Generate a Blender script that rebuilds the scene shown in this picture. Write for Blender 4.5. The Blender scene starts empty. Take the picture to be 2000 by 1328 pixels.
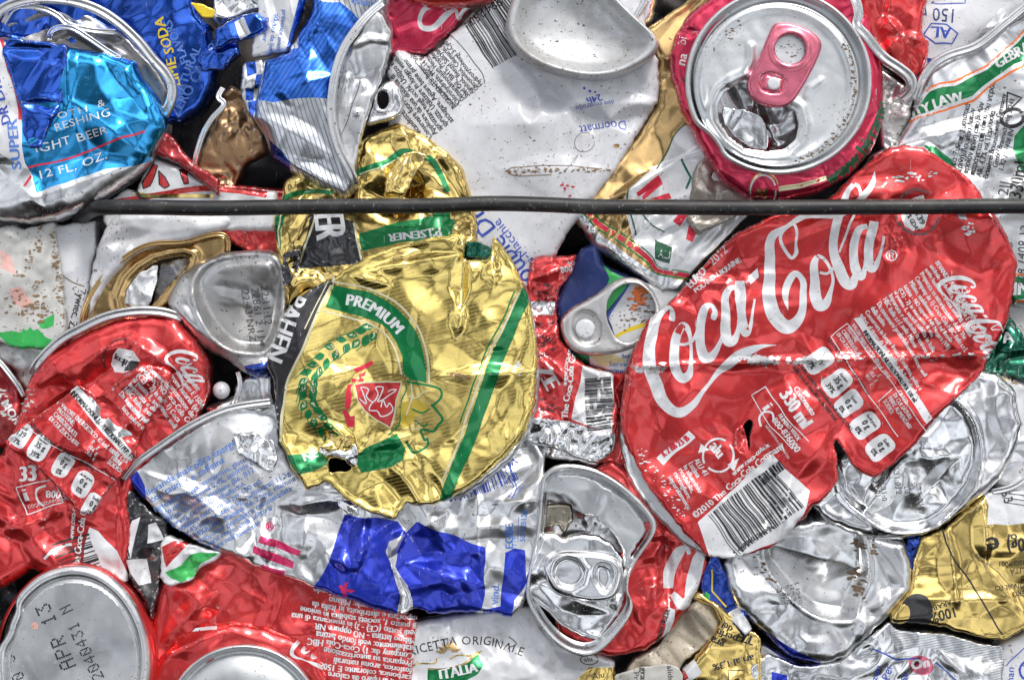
import bpy, math, random
import numpy as np
from mathutils import Matrix, Vector
from mathutils.geometry import delaunay_2d_cdt

SC = bpy.context.scene
K = 0.000155                 # metres per unit of the bale face grid
DIST = 5200.0                # camera distance in the same units
ELEV = math.radians(46)      # the bale lies leaning back, its face looks up at the sky
N_ = Vector((0, -math.cos(ELEV), math.sin(ELEV)))
U_ = Vector((0, math.sin(ELEV), math.cos(ELEV)))
BASE = Matrix(((1, U_[0], N_[0], 0), (0, U_[1], N_[1], 0), (0, U_[2], N_[2], 0.6), (0, 0, 0, 1)))

# ---------------- camera, sky, sun, exposure
cam = bpy.data.cameras.new('camera'); camo = bpy.data.objects.new('camera', cam)
SC.collection.objects.link(camo); SC.camera = camo
camo.matrix_world = BASE @ Matrix.Translation((0, 0, DIST*K))
cam.sensor_width = 36; cam.lens = 36*DIST/2000.0; cam.clip_start = 0.01; cam.clip_end = 100
W = bpy.data.worlds.new('World'); SC.world = W; W.use_nodes = True
nt = W.node_tree; nt.nodes.clear()
sd = (Vector((1, 0, 0))*.28+U_*.85+N_*.62).normalized()      # light falls from above the picture, a little from the right
SUN_EL, SUN_AZ = math.asin(sd.z), math.atan2(sd.x, sd.y)
sky = nt.nodes.new('ShaderNodeTexSky'); sky.sky_type = 'NISHITA'; sky.sun_disc = False
sky.sun_elevation = SUN_EL; sky.sun_rotation = SUN_AZ; sky.dust_density = 4; sky.air_density = 1.0; sky.ozone_density = 1
hs = nt.nodes.new('ShaderNodeHueSaturation'); hs.inputs['Saturation'].default_value = 0.22
tc = nt.nodes.new('ShaderNodeTexCoord')
mp = nt.nodes.new('ShaderNodeMapping'); mp.inputs['Scale'].default_value = (1.0, 1.0, 2.0)
cn = nt.nodes.new('ShaderNodeTexNoise'); cn.inputs['Scale'].default_value = 2.6; cn.inputs['Detail'].default_value = 5; cn.inputs['Roughness'].default_value = 0.5
cr = nt.nodes.new('ShaderNodeMapRange'); cr.inputs[1].default_value = 0.46; cr.inputs[2].default_value = 0.54; cr.inputs[3].default_value = 0.22; cr.inputs[4].default_value = 2.1
mul = nt.nodes.new('ShaderNodeVectorMath'); mul.operation = 'SCALE'
bg = nt.nodes.new('ShaderNodeBackground'); bg.inputs['Strength'].default_value = 0.13
wo = nt.nodes.new('ShaderNodeOutputWorld')
L = nt.links.new
L(tc.outputs['Generated'], mp.inputs['Vector']); L(mp.outputs[0], cn.inputs['Vector']); L(cn.outputs['Fac'], cr.inputs[0])
L(sky.outputs[0], hs.inputs['Color']); L(hs.outputs[0], mul.inputs[0]); L(cr.outputs[0], mul.inputs['Scale'])
L(mul.outputs[0], bg.inputs['Color']); L(bg.outputs[0], wo.inputs['Surface'])
sl = bpy.data.lights.new('sun', 'SUN'); sl.energy = 1.5; sl.angle = math.radians(11); sl.color = (1, 0.965, 0.91)
so = bpy.data.objects.new('sun', sl); SC.collection.objects.link(so)
so.rotation_euler = sd.to_track_quat('Z', 'Y').to_euler()
SC.view_settings.view_transform = 'Standard'; SC.view_settings.look = 'None'
SC.view_settings.exposure = 0.48; SC.view_settings.gamma = 1; SC.view_settings.use_curve_mapping = False

# ---------------- numeric helpers
def h2(i, j, s):
    i = (np.asarray(i).astype(np.int64) & 0xffff); j = (np.asarray(j).astype(np.int64) & 0xffff)
    n = (i*374761393 + j*668265263 + s*2147483647 + 1013) & 0xffffffff
    n = ((n ^ (n >> 13))*1274126177) & 0xffffffff
    n = ((n ^ (n >> 16))*2246822519) & 0xffffffff
    return (n ^ (n >> 15)).astype(np.float64)/2147483648.0 - 1.0
def tri(x, y, c, s):                  # piecewise linear noise: flat facets and sharp creases
    u = x/c - y/(c*1.7320508); v = y*1.1547005/c
    i = np.floor(u); j = np.floor(v); fu = u-i; fv = v-j
    a = h2(i, j, s); b = h2(i+1, j, s); cc = h2(i, j+1, s); d = h2(i+1, j+1, s)
    return np.where(fu+fv < 1, a+(b-a)*fu+(cc-a)*fv, d+(cc-d)*(1-fu)+(b-d)*(1-fv))
def vn(x, y, c, s):                   # smooth value noise
    u = x/c; v = y/c; i = np.floor(u); j = np.floor(v); fu = u-i; fv = v-j
    fu = fu*fu*(3-2*fu); fv = fv*fv*(3-2*fv)
    a = h2(i, j, s); b = h2(i+1, j, s); cc = h2(i, j+1, s); d = h2(i+1, j+1, s)
    return (a+(b-a)*fu)*(1-fv)+(cc+(d-cc)*fu)*fv
def inpoly(px, py, poly):
    r = np.zeros(len(px), bool); P = np.asarray(poly); Q = np.roll(P, -1, 0)
    for (x0, y0), (x1, y1) in zip(P, Q):
        if y0 == y1: continue
        c = ((y0 > py) != (y1 > py))
        r ^= c & (px < (x1-x0)*(py-y0)/(y1-y0)+x0)
    return r
def segdist(px, py, P, Q):
    best = np.full(len(px), 1e9)
    for (x0, y0), (x1, y1) in zip(P, Q):
        dx, dy = x1-x0, y1-y0; l2 = dx*dx+dy*dy+1e-9
        t = np.clip(((px-x0)*dx+(py-y0)*dy)/l2, 0, 1)
        d = (px-x0-t*dx)**2+(py-y0-t*dy)**2
        np.minimum(best, d, out=best)
    return np.sqrt(best)
def chaikin(P, n=1, closed=True):
    P = [tuple(p) for p in P]
    for _ in range(n):
        Q = [] if closed else [P[0]]
        m = len(P) if closed else len(P)-1
        for i in range(m):
            a, b = P[i], P[(i+1) % len(P)]
            Q += [tuple(a[k]*.75+b[k]*.25 for k in range(len(a))), tuple(a[k]*.25+b[k]*.75 for k in range(len(a)))]
        if not closed: Q.append(P[-1])
        P = Q
    return P
def resamp(P, step, closed=True):
    out = []; m = len(P) if closed else len(P)-1
    for i in range(m):
        a = np.array(P[i], float); b = np.array(P[(i+1) % len(P)], float)
        d = np.hypot(*(b-a)[:2]); n = max(1, int(round(d/step)))
        for k in range(n): out.append(tuple(a+(b-a)*k/n))
    if not closed: out.append(tuple(P[-1]))
    return out
def catmull(P, n=8, closed=False):
    P = [np.array(p, float) for p in P]; out = []; m = len(P)
    rng = range(m) if closed else range(m-1)
    for i in rng:
        g = (lambda k: P[k % m]) if closed else (lambda k: P[min(max(k, 0), m-1)])
        a, b, c, d = g(i-1), g(i), g(i+1), g(i+2)
        for k in range(n):
            t = k/n
            out.append(tuple(.5*((2*b)+(c-a)*t+(2*a-5*b+4*c-d)*t*t+(3*b-a-3*c+d)*t**3)))
    if not closed: out.append(tuple(P[-1]))
    return out
def ell(cx, cy, rx, ry, rot=0, n=48, a0=0, a1=360):
    r = math.radians(rot); o = []
    full = abs(a1-a0) >= 360
    for k in range(n):
        t = math.radians(a0+(a1-a0)*k/(n if full else n-1)); x, y = rx*math.cos(t), ry*math.sin(t)
        o.append((cx+x*math.cos(r)-y*math.sin(r), cy+x*math.sin(r)+y*math.cos(r)))
    return o
def stroke(P, sm=True, n=6):          # (x, y, width) centre line -> outline of a pen stroke
    if len(P[0]) == 2: P = [(x, y, 6) for x, y in P]
    C = np.array(catmull(P, n) if sm else P)
    T = np.gradient(C[:, :2], axis=0); T /= np.linalg.norm(T, axis=1)[:, None]+1e-9
    Nn = np.stack([-T[:, 1], T[:, 0]], 1)*np.maximum(C[:, 2:3], .8)/2
    return [tuple(p) for p in C[:, :2]+Nn]+[tuple(p) for p in (C[:, :2]-Nn)[::-1]]

class HF:
    """height of a crushed sheet over the bale face (x right, y down, height out of the face)"""
    def __init__(s, z, slope=(0, 0), c=(0, 0), crum=.1, cell=90, seed=1, ang=0, an=1.0, R=0, dome=0, outline=None,
                 ridges=(), dents=(), oct=(1, .46, .2), fn=None, fine=.25):
        s.__dict__.update(z=z, slope=slope, c=c, crum=crum, cell=cell, seed=seed, ang=math.radians(ang), an=an, R=R, dome=dome,
                          ridges=ridges, dents=dents, oct=oct, fn=fn, fine=fine)
        s.out = None
        if outline is not None: s.setout(outline)
    def setout(s, o):
        P = resamp(o, 14); s.out = (P, P[1:]+P[:1])
    def __call__(s, x, y):
        x = np.asarray(x, float); y = np.asarray(y, float)
        h = s.z+(x-s.c[0])*s.slope[0]+(y-s.c[1])*s.slope[1]
        ca, sa = math.cos(s.ang), math.sin(s.ang)
        u = (x*ca+y*sa)/s.an; v = -x*sa+y*ca
        e = 1.0
        if s.R:
            d = segdist(x.ravel(), y.ravel(), *s.out).reshape(x.shape)
            t = np.clip(d/s.R, 0, 1)
            h = h-s.dome*(1-np.sqrt(np.maximum(1-(1-t)**2, 0)))
            e = .25+.75*t
        c = s.cell
        uw = u+.34*c*tri(u, v, c*1.15, s.seed+71)+.04*c*vn(u, v, c, s.seed+73); vw = v+.34*c*tri(v, u, c*1.15, s.seed+72)
        r = 0
        for k, a in enumerate(s.oct):
            ck = c/(2.25**k)
            msk = 1 if k == 0 else np.clip(.35+1.5*vn(u, v, c*1.2, s.seed+90+k), .04, 1.5)
            r = r+a*msk*tri(uw+13*k, vw-29*k, ck, s.seed+5*k)
        r = r-.42*np.abs(tri(uw+3, vw+7, c*.85, s.seed+33))-.2*np.clip(.3+1.2*vn(u, v, c, s.seed+95), 0, 1.3)*np.abs(tri(uw*1.3, vw*.8, c*.4, s.seed+34))
        h = h+1.2*s.crum*c*r*e
        if s.fine: h = h+s.fine*vn(u, v, 13, s.seed+55)*np.clip(vn(u, v, 60, s.seed+56)+.3, 0, 1)
        for rd in s.ridges:
            x0, y0, x1, y1, w, a = rd[:6]
            dx, dy = x1-x0, y1-y0; l = math.hypot(dx, dy)
            t = ((x-x0)*dx+(y-y0)*dy)/l/l; dd = np.abs(-(x-x0)*dy+(y-y0)*dx)/l
            te = np.clip(np.minimum(t+.12, 1.12-t)*2.2, 0, 1); sg = np.where(-(x-x0)*dy+(y-y0)*dx > 0, 4.2, 2.6)
            h = h+1.25*a*np.clip(te-dd/(w*sg), 0, 1)
        for x0, y0, rr, a in s.dents:
            h = h+a*np.exp(-((x-x0)**2+(y-y0)**2)/rr/rr)
        if s.fn: h = h+s.fn(x, y)
        return h

# ---------------- glyphs of the built-in font, cut into triangles once
_gl = {}; _font = None
def glyph(ch):
    if ch in _gl: return _gl[ch]
    def w(t):
        c = bpy.data.curves.new('t', 'FONT'); c.body = t; c.size = 1; c.resolution_u = 2
        o = bpy.data.objects.new('t', c); SC.collection.objects.link(o)
        bpy.context.view_layer.update(); me = o.to_mesh(); n = len(me.vertices)
        co = np.zeros(n*3); me.vertices.foreach_get('co', co); co = co.reshape(-1, 3)[:, :2].copy()
        me.calc_loop_triangles(); m = len(me.loop_triangles); tr = np.zeros(m*3, int)
        if m: me.loop_triangles.foreach_get('vertices', tr)
        o.to_mesh_clear(); bpy.data.objects.remove(o); bpy.data.curves.remove(c)
        return co, tr.reshape(-1, 3)
    if 'HH' not in _gl:
        c, _ = w('HH'); _gl['HH'] = c[:, 0].max()
    if ch == ' ': _gl[ch] = (np.zeros((0, 2)), np.zeros((0, 3), int), .28); return _gl[ch]
    c1, t1 = w(ch); c2, _ = w('H'+ch+'H')
    _gl[ch] = (c1, t1, c2[:, 0].max()-_gl['HH']); return _gl[ch]
def textmesh(s, size, xs=1, sp=1, shear=0):
    V = []; T = []; x = 0; n = 0
    for ch in s:
        v, t, a = glyph(ch)
        if len(v):
            w = v.copy(); w[:, 0] = (w[:, 0]+x)*xs; w[:, 0] += shear*w[:, 1]; V.append(w*size); T.append(t+n); n += len(v)
        x += a*sp
    if not V: return np.zeros((0, 2)), np.zeros((0, 3), int), 0
    return np.concatenate(V), np.concatenate(T), x*xs*size
def refine(V, T, L_):                 # split long triangles so that artwork can drape over the creases
    V = [tuple(p) for p in V]; T = [tuple(t) for t in T]
    for _ in range(6):
        mid = {}; new = []; ch = False
        def m(a, b):
            k = (min(a, b), max(a, b))
            if k not in mid:
                mid[k] = len(V); V.append(((V[a][0]+V[b][0])/2, (V[a][1]+V[b][1])/2))
            return mid[k]
        def ln(a, b): return math.hypot(V[a][0]-V[b][0], V[a][1]-V[b][1]) > L_
        for a, b, c in T:
            f = (ln(a, b), ln(b, c), ln(c, a)); k = sum(f)
            if k == 0: new.append((a, b, c)); continue
            ch = True
            if k == 3:
                p, q, r = m(a, b), m(b, c), m(c, a); new += [(a, p, r), (p, b, q), (r, q, c), (p, q, r)]
            else:
                while not (f[0] and not f[2]) : a, b, c = b, c, a; f = f[1:]+f[:1]
                if k == 1: p = m(a, b); new += [(a, p, c), (p, b, c)]
                else: p, q = m(a, b), m(b, c); new += [(p, b, q), (a, p, q), (a, q, c)]
        T = new
        if not ch: break
    return np.array(V), np.array(T, int)

# ---------------- things and meshes
def tag(o, label=None, cat=None, group=None, kind=None):
    if label: o['label'] = label
    if cat: o['category'] = cat
    if group: o['group'] = group
    if kind: o['kind'] = kind
    return o
def place(cx, cy, z):
    f = 1-z/DIST
    return BASE @ Matrix.Translation(((cx-1000)*K*f, (664-cy)*K*f, z*K))
class Thing:
    def __init__(s, name, label, cat, cx, cy, z=0, group=None):
        s.c = (cx, cy, z); s.o = bpy.data.objects.new(name, None); s.o.empty_display_size = .01
        SC.collection.objects.link(s.o); s.o.matrix_world = place(cx, cy, z)
        tag(s.o, label, cat, group)
def mkmesh(name, V, F, mats, mi, th, wear=None, parent=None, smooth=True):
    """V in face units (x, y down, height)"""
    V = np.asarray(V, float).copy(); cx, cy, z = th.c
    V[:, 0] = (V[:, 0]-cx)*K; V[:, 1] = (cy-V[:, 1])*K; V[:, 2] = (V[:, 2]-z)*K
    me = bpy.data.meshes.new(name); me.from_pydata(V.tolist(), [], [tuple(int(i) for i in f) for f in F])
    for m in mats: me.materials.append(m)
    me.polygons.foreach_set('material_index', np.asarray(mi, dtype=np.int32))
    me.polygons.foreach_set('use_smooth', np.full(len(F), smooth))
    if wear is not None:
        at = me.attributes.new('wear', 'FLOAT', 'POINT'); at.data.foreach_set('value', np.asarray(wear, dtype=np.float32))
    me.update()
    o = bpy.data.objects.new(name, me); SC.collection.objects.link(o)
    o.parent = parent if parent is not None else th.o
    return o

class Sheet:
    """a crushed metal skin: outline, printed zones (cut into the mesh) and fine print draped on it"""
    def __init__(s, th, name, outline, mat, hf, step=4.4, sm=1, jag=1.7, skirt=70, holes=(), parent=None, edge=None, inset=.0, warp=2.5, edgew=.25):
        s.th, s.name, s.mat, s.hf, s.step, s.skirt, s.parent, s.edge = th, name, mat, hf, step, skirt, parent, edge
        s.sd = hf.seed; s.wp = warp; s.inset = inset; s.edgew = edgew
        def ol(P, jag=jag):
            P = resamp(chaikin(resamp(P, 15 if sm == 1 else 34), sm) if sm else P, step)
            A = np.array(P)[:, :2]
            A = A+np.stack([vn(A[:, 0], A[:, 1], 9, s.sd+7), vn(A[:, 0], A[:, 1], 9, s.sd+8)], 1)*jag
            return [tuple(p) for p in A]
        s.outl = ol(outline); s.holes = [ol(h, jag*.3) for h in holes]
        if hf.R and hf.out is None: hf.setout(s.outl)
        s.zones = []; s.V = []; s.T = []; s.M = []; s.n = 0
        s.mats = [mat]
    def mid(s, m):
        if m not in s.mats: s.mats.append(m)
        return s.mats.index(m)
    def w(s, P):
        A = np.array(P, float)[:, :2]; a = s.wp
        return A+a*np.stack([vn(A[:, 0], A[:, 1], 34, s.sd+17), vn(A[:, 0], A[:, 1], 34, s.sd+18)], 1)
    def zone(s, polys, mat, sm=0):
        if not isinstance(polys[0][0], (tuple, list)): polys = [polys]
        s.zones.append(([ [tuple(p) for p in s.w(resamp(chaikin(P, sm) if sm else P, s.step))] for P in polys], s.mid(mat)))
        return s
    def dec(s, V, T, mat, ref=9):
        if len(T) == 0: return s
        if ref: V, T = refine(V, T, ref)
        V = s.w(V)
        s.V.append(V); s.T.append(T+s.n); s.n += len(V); s.M.append(np.full(len(T), s.mid(mat))); return s
    def poly(s, P, mat, ref=9):        # small filled decal
        P = [Vector((p[0], p[1], 0)) for p in P]
        from mathutils.geometry import tessellate_polygon
        T = tessellate_polygon([P]); return s.dec(np.array([(p.x, p.y) for p in P]), np.array(T, int), mat, ref)
    def line(s, P, w, mat, sm=False):
        P = [(p[0], p[1], w) for p in P]; C = np.array(catmull(P, 5) if sm else resamp(P, 7, False))
        T = np.gradient(C[:, :2], axis=0); T /= np.linalg.norm(T, axis=1)[:, None]+1e-9
        Nn = np.stack([-T[:, 1], T[:, 0]], 1)*w/2; n = len(C)
        V = np.concatenate([C[:, :2]+Nn, C[:, :2]-Nn]); F = []
        for i in range(n-1): F += [(i, i+1, n+i+1), (i, n+i+1, n+i)]
        return s.dec(V, np.array(F, int), mat, 0)
    def text(s, t, x, y, size, ang, mat, xs=1, sp=1, bold=0, shear=0, mid=False):
        V, T, w = textmesh(t, size, xs, sp, shear)
        if not len(V): return s
        if mid: V[:, 0] -= w/2
        a = math.radians(ang); ca, sa = math.cos(a), math.sin(a)
        offs = [(0, 0)]
        if bold: offs = [(-bold*size, 0), (0, 0), (bold*size, 0)]
        for ox, oy in offs:
            X = V[:, 0]+ox; Y = V[:, 1]+oy
            s.dec(np.stack([x+X*ca-Y*sa, y-(X*sa+Y*ca)], 1), T, mat, 8 if size > 26 else 0)
        return s
    def lines(s, ts, x, y, size, ang, lead, mat, **k):
        a = math.radians(ang)
        for i, t in enumerate(ts): s.text(t, x+math.sin(a)*lead*i, y+math.cos(a)*lead*i, size, ang, mat, **k)
        return s
    def arc(s, t, cx, cy, r, a0, size, mat, cw=True, xs=1, sp=1, bold=0):   # a0: start angle, degrees, 90 = top
        x = 0
        for ch in t:
            V, T, w = textmesh(ch, size, xs, 1)
            adv = (w if w else .28*size*xs)*sp
            th_ = a0-(math.degrees((x+adv/2)/r) if cw else -math.degrees((x+adv/2)/r)); q = math.radians(th_)
            bx, by = cx+r*math.cos(q), cy-r*math.sin(q); an = th_-90 if cw else th_+90
            s.text(ch, bx, by, size, an, mat, xs=xs, bold=bold, mid=True) if w else None
            x += adv
        return s
    def bars(s, x, y, ang, length, height, mat, n=30, seed=1, shrink=0):
        r = random.Random(seed); a = math.radians(ang); ca, sa = math.cos(a), math.sin(a)
        ws = [r.choice((1, 1, 2, 3)) for _ in range(n*2)]; k = length/sum(ws); u = 0
        for i in range(0, n*2, 2):
            u0 = u; u1 = u+ws[i]*k; u += (ws[i]+ws[i+1])*k
            P = []; m = max(2, int(height/7)); V = []; F = []
            for j in range(m+1):
                v = height*j/m
                for uu in (u0, u1): V.append((x+uu*ca+v*sa, y-uu*sa+v*ca))
                if j < m: b = 2*j; F += [(b, b+1, b+3), (b, b+3, b+2)]
            s.dec(np.array(V), np.array(F, int), mat, 0)
        return s
    def build(s):
        st = s.step; O = np.array(s.outl); x0, y0 = O.min(0); x1, y1 = O.max(0)
        loops = [s.outl]+s.holes; cons = list(loops)
        for polys, _ in s.zones: cons += polys
        gx, gy = np.meshgrid(np.arange(x0, x1+st, st), np.arange(y0, y1+st, st*.87))
        gx = gx+(np.arange(gx.shape[0]) % 2)[:, None]*st/2
        px, py = gx.ravel(), gy.ravel(); ok = inpoly(px, py, s.outl)
        for h in s.holes: ok &= ~inpoly(px, py, h)
        px, py = px[ok], py[ok]
        # drop grid points too close to a cut line (hash grid)
        q = st*.5; cell = set()
        for lp in cons:
            for (a, b) in resamp(lp, q):
                cell.add((int(a//q), int(b//q)))
        keep = [((int(a//q), int(b//q)) not in cell) for a, b in zip(px, py)]
        px, py = px[keep], py[keep]
        pts = [Vector((float(a), float(b))) for a, b in zip(px, py)]; ed = []
        for lp in cons:
            n0 = len(pts); pts += [Vector((float(a), float(b))) for a, b in lp]; m = len(lp)
            ed += [(n0+i, n0+(i+1) % m) for i in range(m)]
        vo, eo, fo, *_r = delaunay_2d_cdt(pts, ed, [], 0, 0.02, False)
        X = np.array([(v.x, v.y) for v in vo]); F = np.array([tuple(f) for f in fo if len(f) == 3], int)
        c = X[F].mean(1); ins = inpoly(c[:, 0], c[:, 1], s.outl)
        for h in s.holes: ins &= ~inpoly(c[:, 0], c[:, 1], h)
        F = F[ins]; c = c[ins]; mi = np.zeros(len(F), int)
        for polys, m in s.zones:
            for P in polys: mi[inpoly(c[:, 0], c[:, 1], P)] = m
        # orient towards the viewer (y down in X): final y is flipped, so clockwise here
        a, b, d = X[F[:, 0]], X[F[:, 1]], X[F[:, 2]]
        cr_ = (b[:, 0]-a[:, 0])*(d[:, 1]-a[:, 1])-(b[:, 1]-a[:, 1])*(d[:, 0]-a[:, 0])
        F[cr_ > 0] = F[cr_ > 0][:, ::-1]
        H = s.hf(X[:, 0], X[:, 1]); e = 3.0
        lap = s.hf(X[:, 0]+e, X[:, 1])+s.hf(X[:, 0]-e, X[:, 1])+s.hf(X[:, 0], X[:, 1]+e)+s.hf(X[:, 0], X[:, 1]-e)-4*H
        wear = np.clip(np.abs(lap)/2.4-.3, 0, 1)
        if s.hf.out is None: s.hf.setout(s.outl)
        de = segdist(X[:, 0], X[:, 1], *s.hf.out); wear = np.maximum(wear, s.edgew*np.clip(1-de/7, 0, 1))
        V = np.column_stack([X, H]); Fs = F.tolist(); mis = mi.tolist(); wear = wear.tolist(); V = V.tolist()
        # skirt: the skin turns back into the bale
        if s.skirt:
            em = s.mid(s.edge) if s.edge else None
            from collections import Counter
            ec = {}
            for fi, f in enumerate(F):
                for k in range(3):
                    a_, b_ = int(f[k]), int(f[(k+1) % 3]); ec[(a_, b_)] = fi
            bd = [(ab, fi) for ab, fi in ec.items() if (ab[1], ab[0]) not in ec]
            C0 = O.mean(0); idx = {}
            levels = ((2.0, .0), (s.skirt, s.inset))
            def low(i, k):
                if (i, k) not in idx:
                    x, y, z = V[i]; dz, ins_ = levels[k]
                    idx[(i, k)] = len(V); V.append([x+(C0[0]-x)*ins_, y+(C0[1]-y)*ins_, z-dz]); wear.append(.3)
                return idx[(i, k)]
            for (a_, b_), fi in bd:
                m0 = mis[fi] if em is None else em
                a1_, b1_ = low(a_, 0), low(b_, 0); a2_, b2_ = low(a_, 1), low(b_, 1)
                Fs += [[b_, a_, a1_, b1_], [b1_, a1_, a2_, b2_]]; mis += [m0, m0]
        if s.V:
            DV = np.concatenate(s.V); DT = np.concatenate(s.T); DM = np.concatenate(s.M)
            c = DV[DT].mean(1); ok = inpoly(c[:, 0], c[:, 1], s.outl)
            for h in s.holes: ok &= ~inpoly(c[:, 0], c[:, 1], h)
            DT = DT[ok]; DM = DM[ok]
            a, b, d = DV[DT[:, 0]], DV[DT[:, 1]], DV[DT[:, 2]]
            cr_ = (b[:, 0]-a[:, 0])*(d[:, 1]-a[:, 1])-(b[:, 1]-a[:, 1])*(d[:, 0]-a[:, 0])
            DT[cr_ > 0] = DT[cr_ > 0][:, ::-1]
            hz = s.hf(DV[:, 0], DV[:, 1])+.7
            n0 = len(V); V += np.column_stack([DV, hz]).tolist(); wear += [0.15]*len(DV)
            Fs += (DT+n0).tolist(); mis += DM.tolist()
        return mkmesh(s.name, V, Fs, s.mats, mis, s.th, wear, s.parent)

def polar(th, name, outline, prof, z, mat, parent=None, c=None, slope=(0, 0), n=120, seed=1, wob=0.0, sm=2, mats=None, hf=None):
    """rings, lids and domed ends: scaled copies of one dented outline at different heights"""
    P = chaikin(outline, sm) if sm else outline
    P = np.array(resamp(P, 2))[:, :2]; idx = np.linspace(0, len(P), n, endpoint=False).astype(int); P = P[idx]
    C = np.array(c if c else P.mean(0)); V = []; F = []; M = []
    ml = [mat]+[m for m in (mats or [])]
    for k, pr in enumerate(prof):
        t, dh = pr[:2]; Q = C+(P-C)*t
        if len(pr) > 3: Q = Q+np.array(pr[3])
        hh = z+dh+(Q[:, 0]-C[0])*slope[0]+(Q[:, 1]-C[1])*slope[1]
        if wob: hh = hh+wob*vn(Q[:, 0], Q[:, 1], 60, seed)+wob*.4*tri(Q[:, 0], Q[:, 1], 40, seed+1)
        if hf: hh = hh+hf(Q[:, 0], Q[:, 1])
        V += np.column_stack([Q, hh]).tolist()
        if k:
            a = (k-1)*n; b = k*n; mm = pr[2] if len(pr) > 2 and pr[2] is not None else 0
            for i in range(n):
                j = (i+1) % n; F.append((a+i, a+j, b+j, b+i)); M.append(mm)
    A = np.array(P); area = np.sum(A[:, 0]*np.roll(A[:, 1], -1)-np.roll(A[:, 0], -1)*A[:, 1])
    if area > 0: F = [f[::-1] for f in F]
    wear = [.1]*len(V)
    return mkmesh(name, V, F, ml, M, th, wear, parent)

BAND = ((-1.15, -1.2), (-1.05, -.1), (-.8, .28), (-.45, .3), (-.25, .05), (.0, .0), (.2, .12), (.45, .42), (.75, .42), (1.0, .1), (1.1, -1.2))
def tube(th, name, P, r, mat, parent=None, ns=10, closed=False, sm=True, flat=1.0, seed=5):
    band = flat < 1; ns = len(BAND) if band else ns
    """P: (x, y, z[, radius scale])"""
    P = [tuple(p)+(1.0,) if len(p) == 3 else tuple(p) for p in P]
    C = np.array(catmull(P, 8, closed) if sm else P); n = len(C)
    T = np.gradient(C[:, :3], axis=0) if not closed else (np.roll(C, -1, 0)-np.roll(C, 1, 0))[:, :3]
    T /= np.linalg.norm(T, axis=1)[:, None]+1e-9
    up = np.array([0, 0, 1.0]); S = np.cross(T, up); S /= np.linalg.norm(S, axis=1)[:, None]+1e-9
    B = np.cross(S, T); V = []; F = []
    for i in range(n):
        for k in range(ns):
            a = 2*math.pi*k/ns; rr = r*C[i, 3]
            if band: bu, bv = BAND[k]; V.append(C[i, :3]+S[i]*bu*rr+np.array([0, 0, bv*rr]))
            else: V.append(C[i, :3]+S[i]*math.cos(a)*rr+B[i]*math.sin(a)*rr)
    for i in range(n if closed else n-1):
        for k in range(ns):
            a = i*ns+k; b = i*ns+(k+1) % ns; c = ((i+1) % n)*ns+(k+1) % ns; d = ((i+1) % n)*ns+k
            F.append((a, b, c, d))
    if not closed: F += [tuple(range(ns))[::-1], tuple((n-1)*ns+k for k in range(ns))]
    V = np.array(V); W_ = V.copy()
    o = mkmesh(name, V, F, [mat], [0]*len(F), th, [.2]*len(V), parent)
    o.data.validate()
    import bmesh
    bm = bmesh.new(); bm.from_mesh(o.data); bmesh.ops.recalc_face_normals(bm, faces=bm.faces); bm.to_mesh(o.data); bm.free()
    return o

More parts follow.
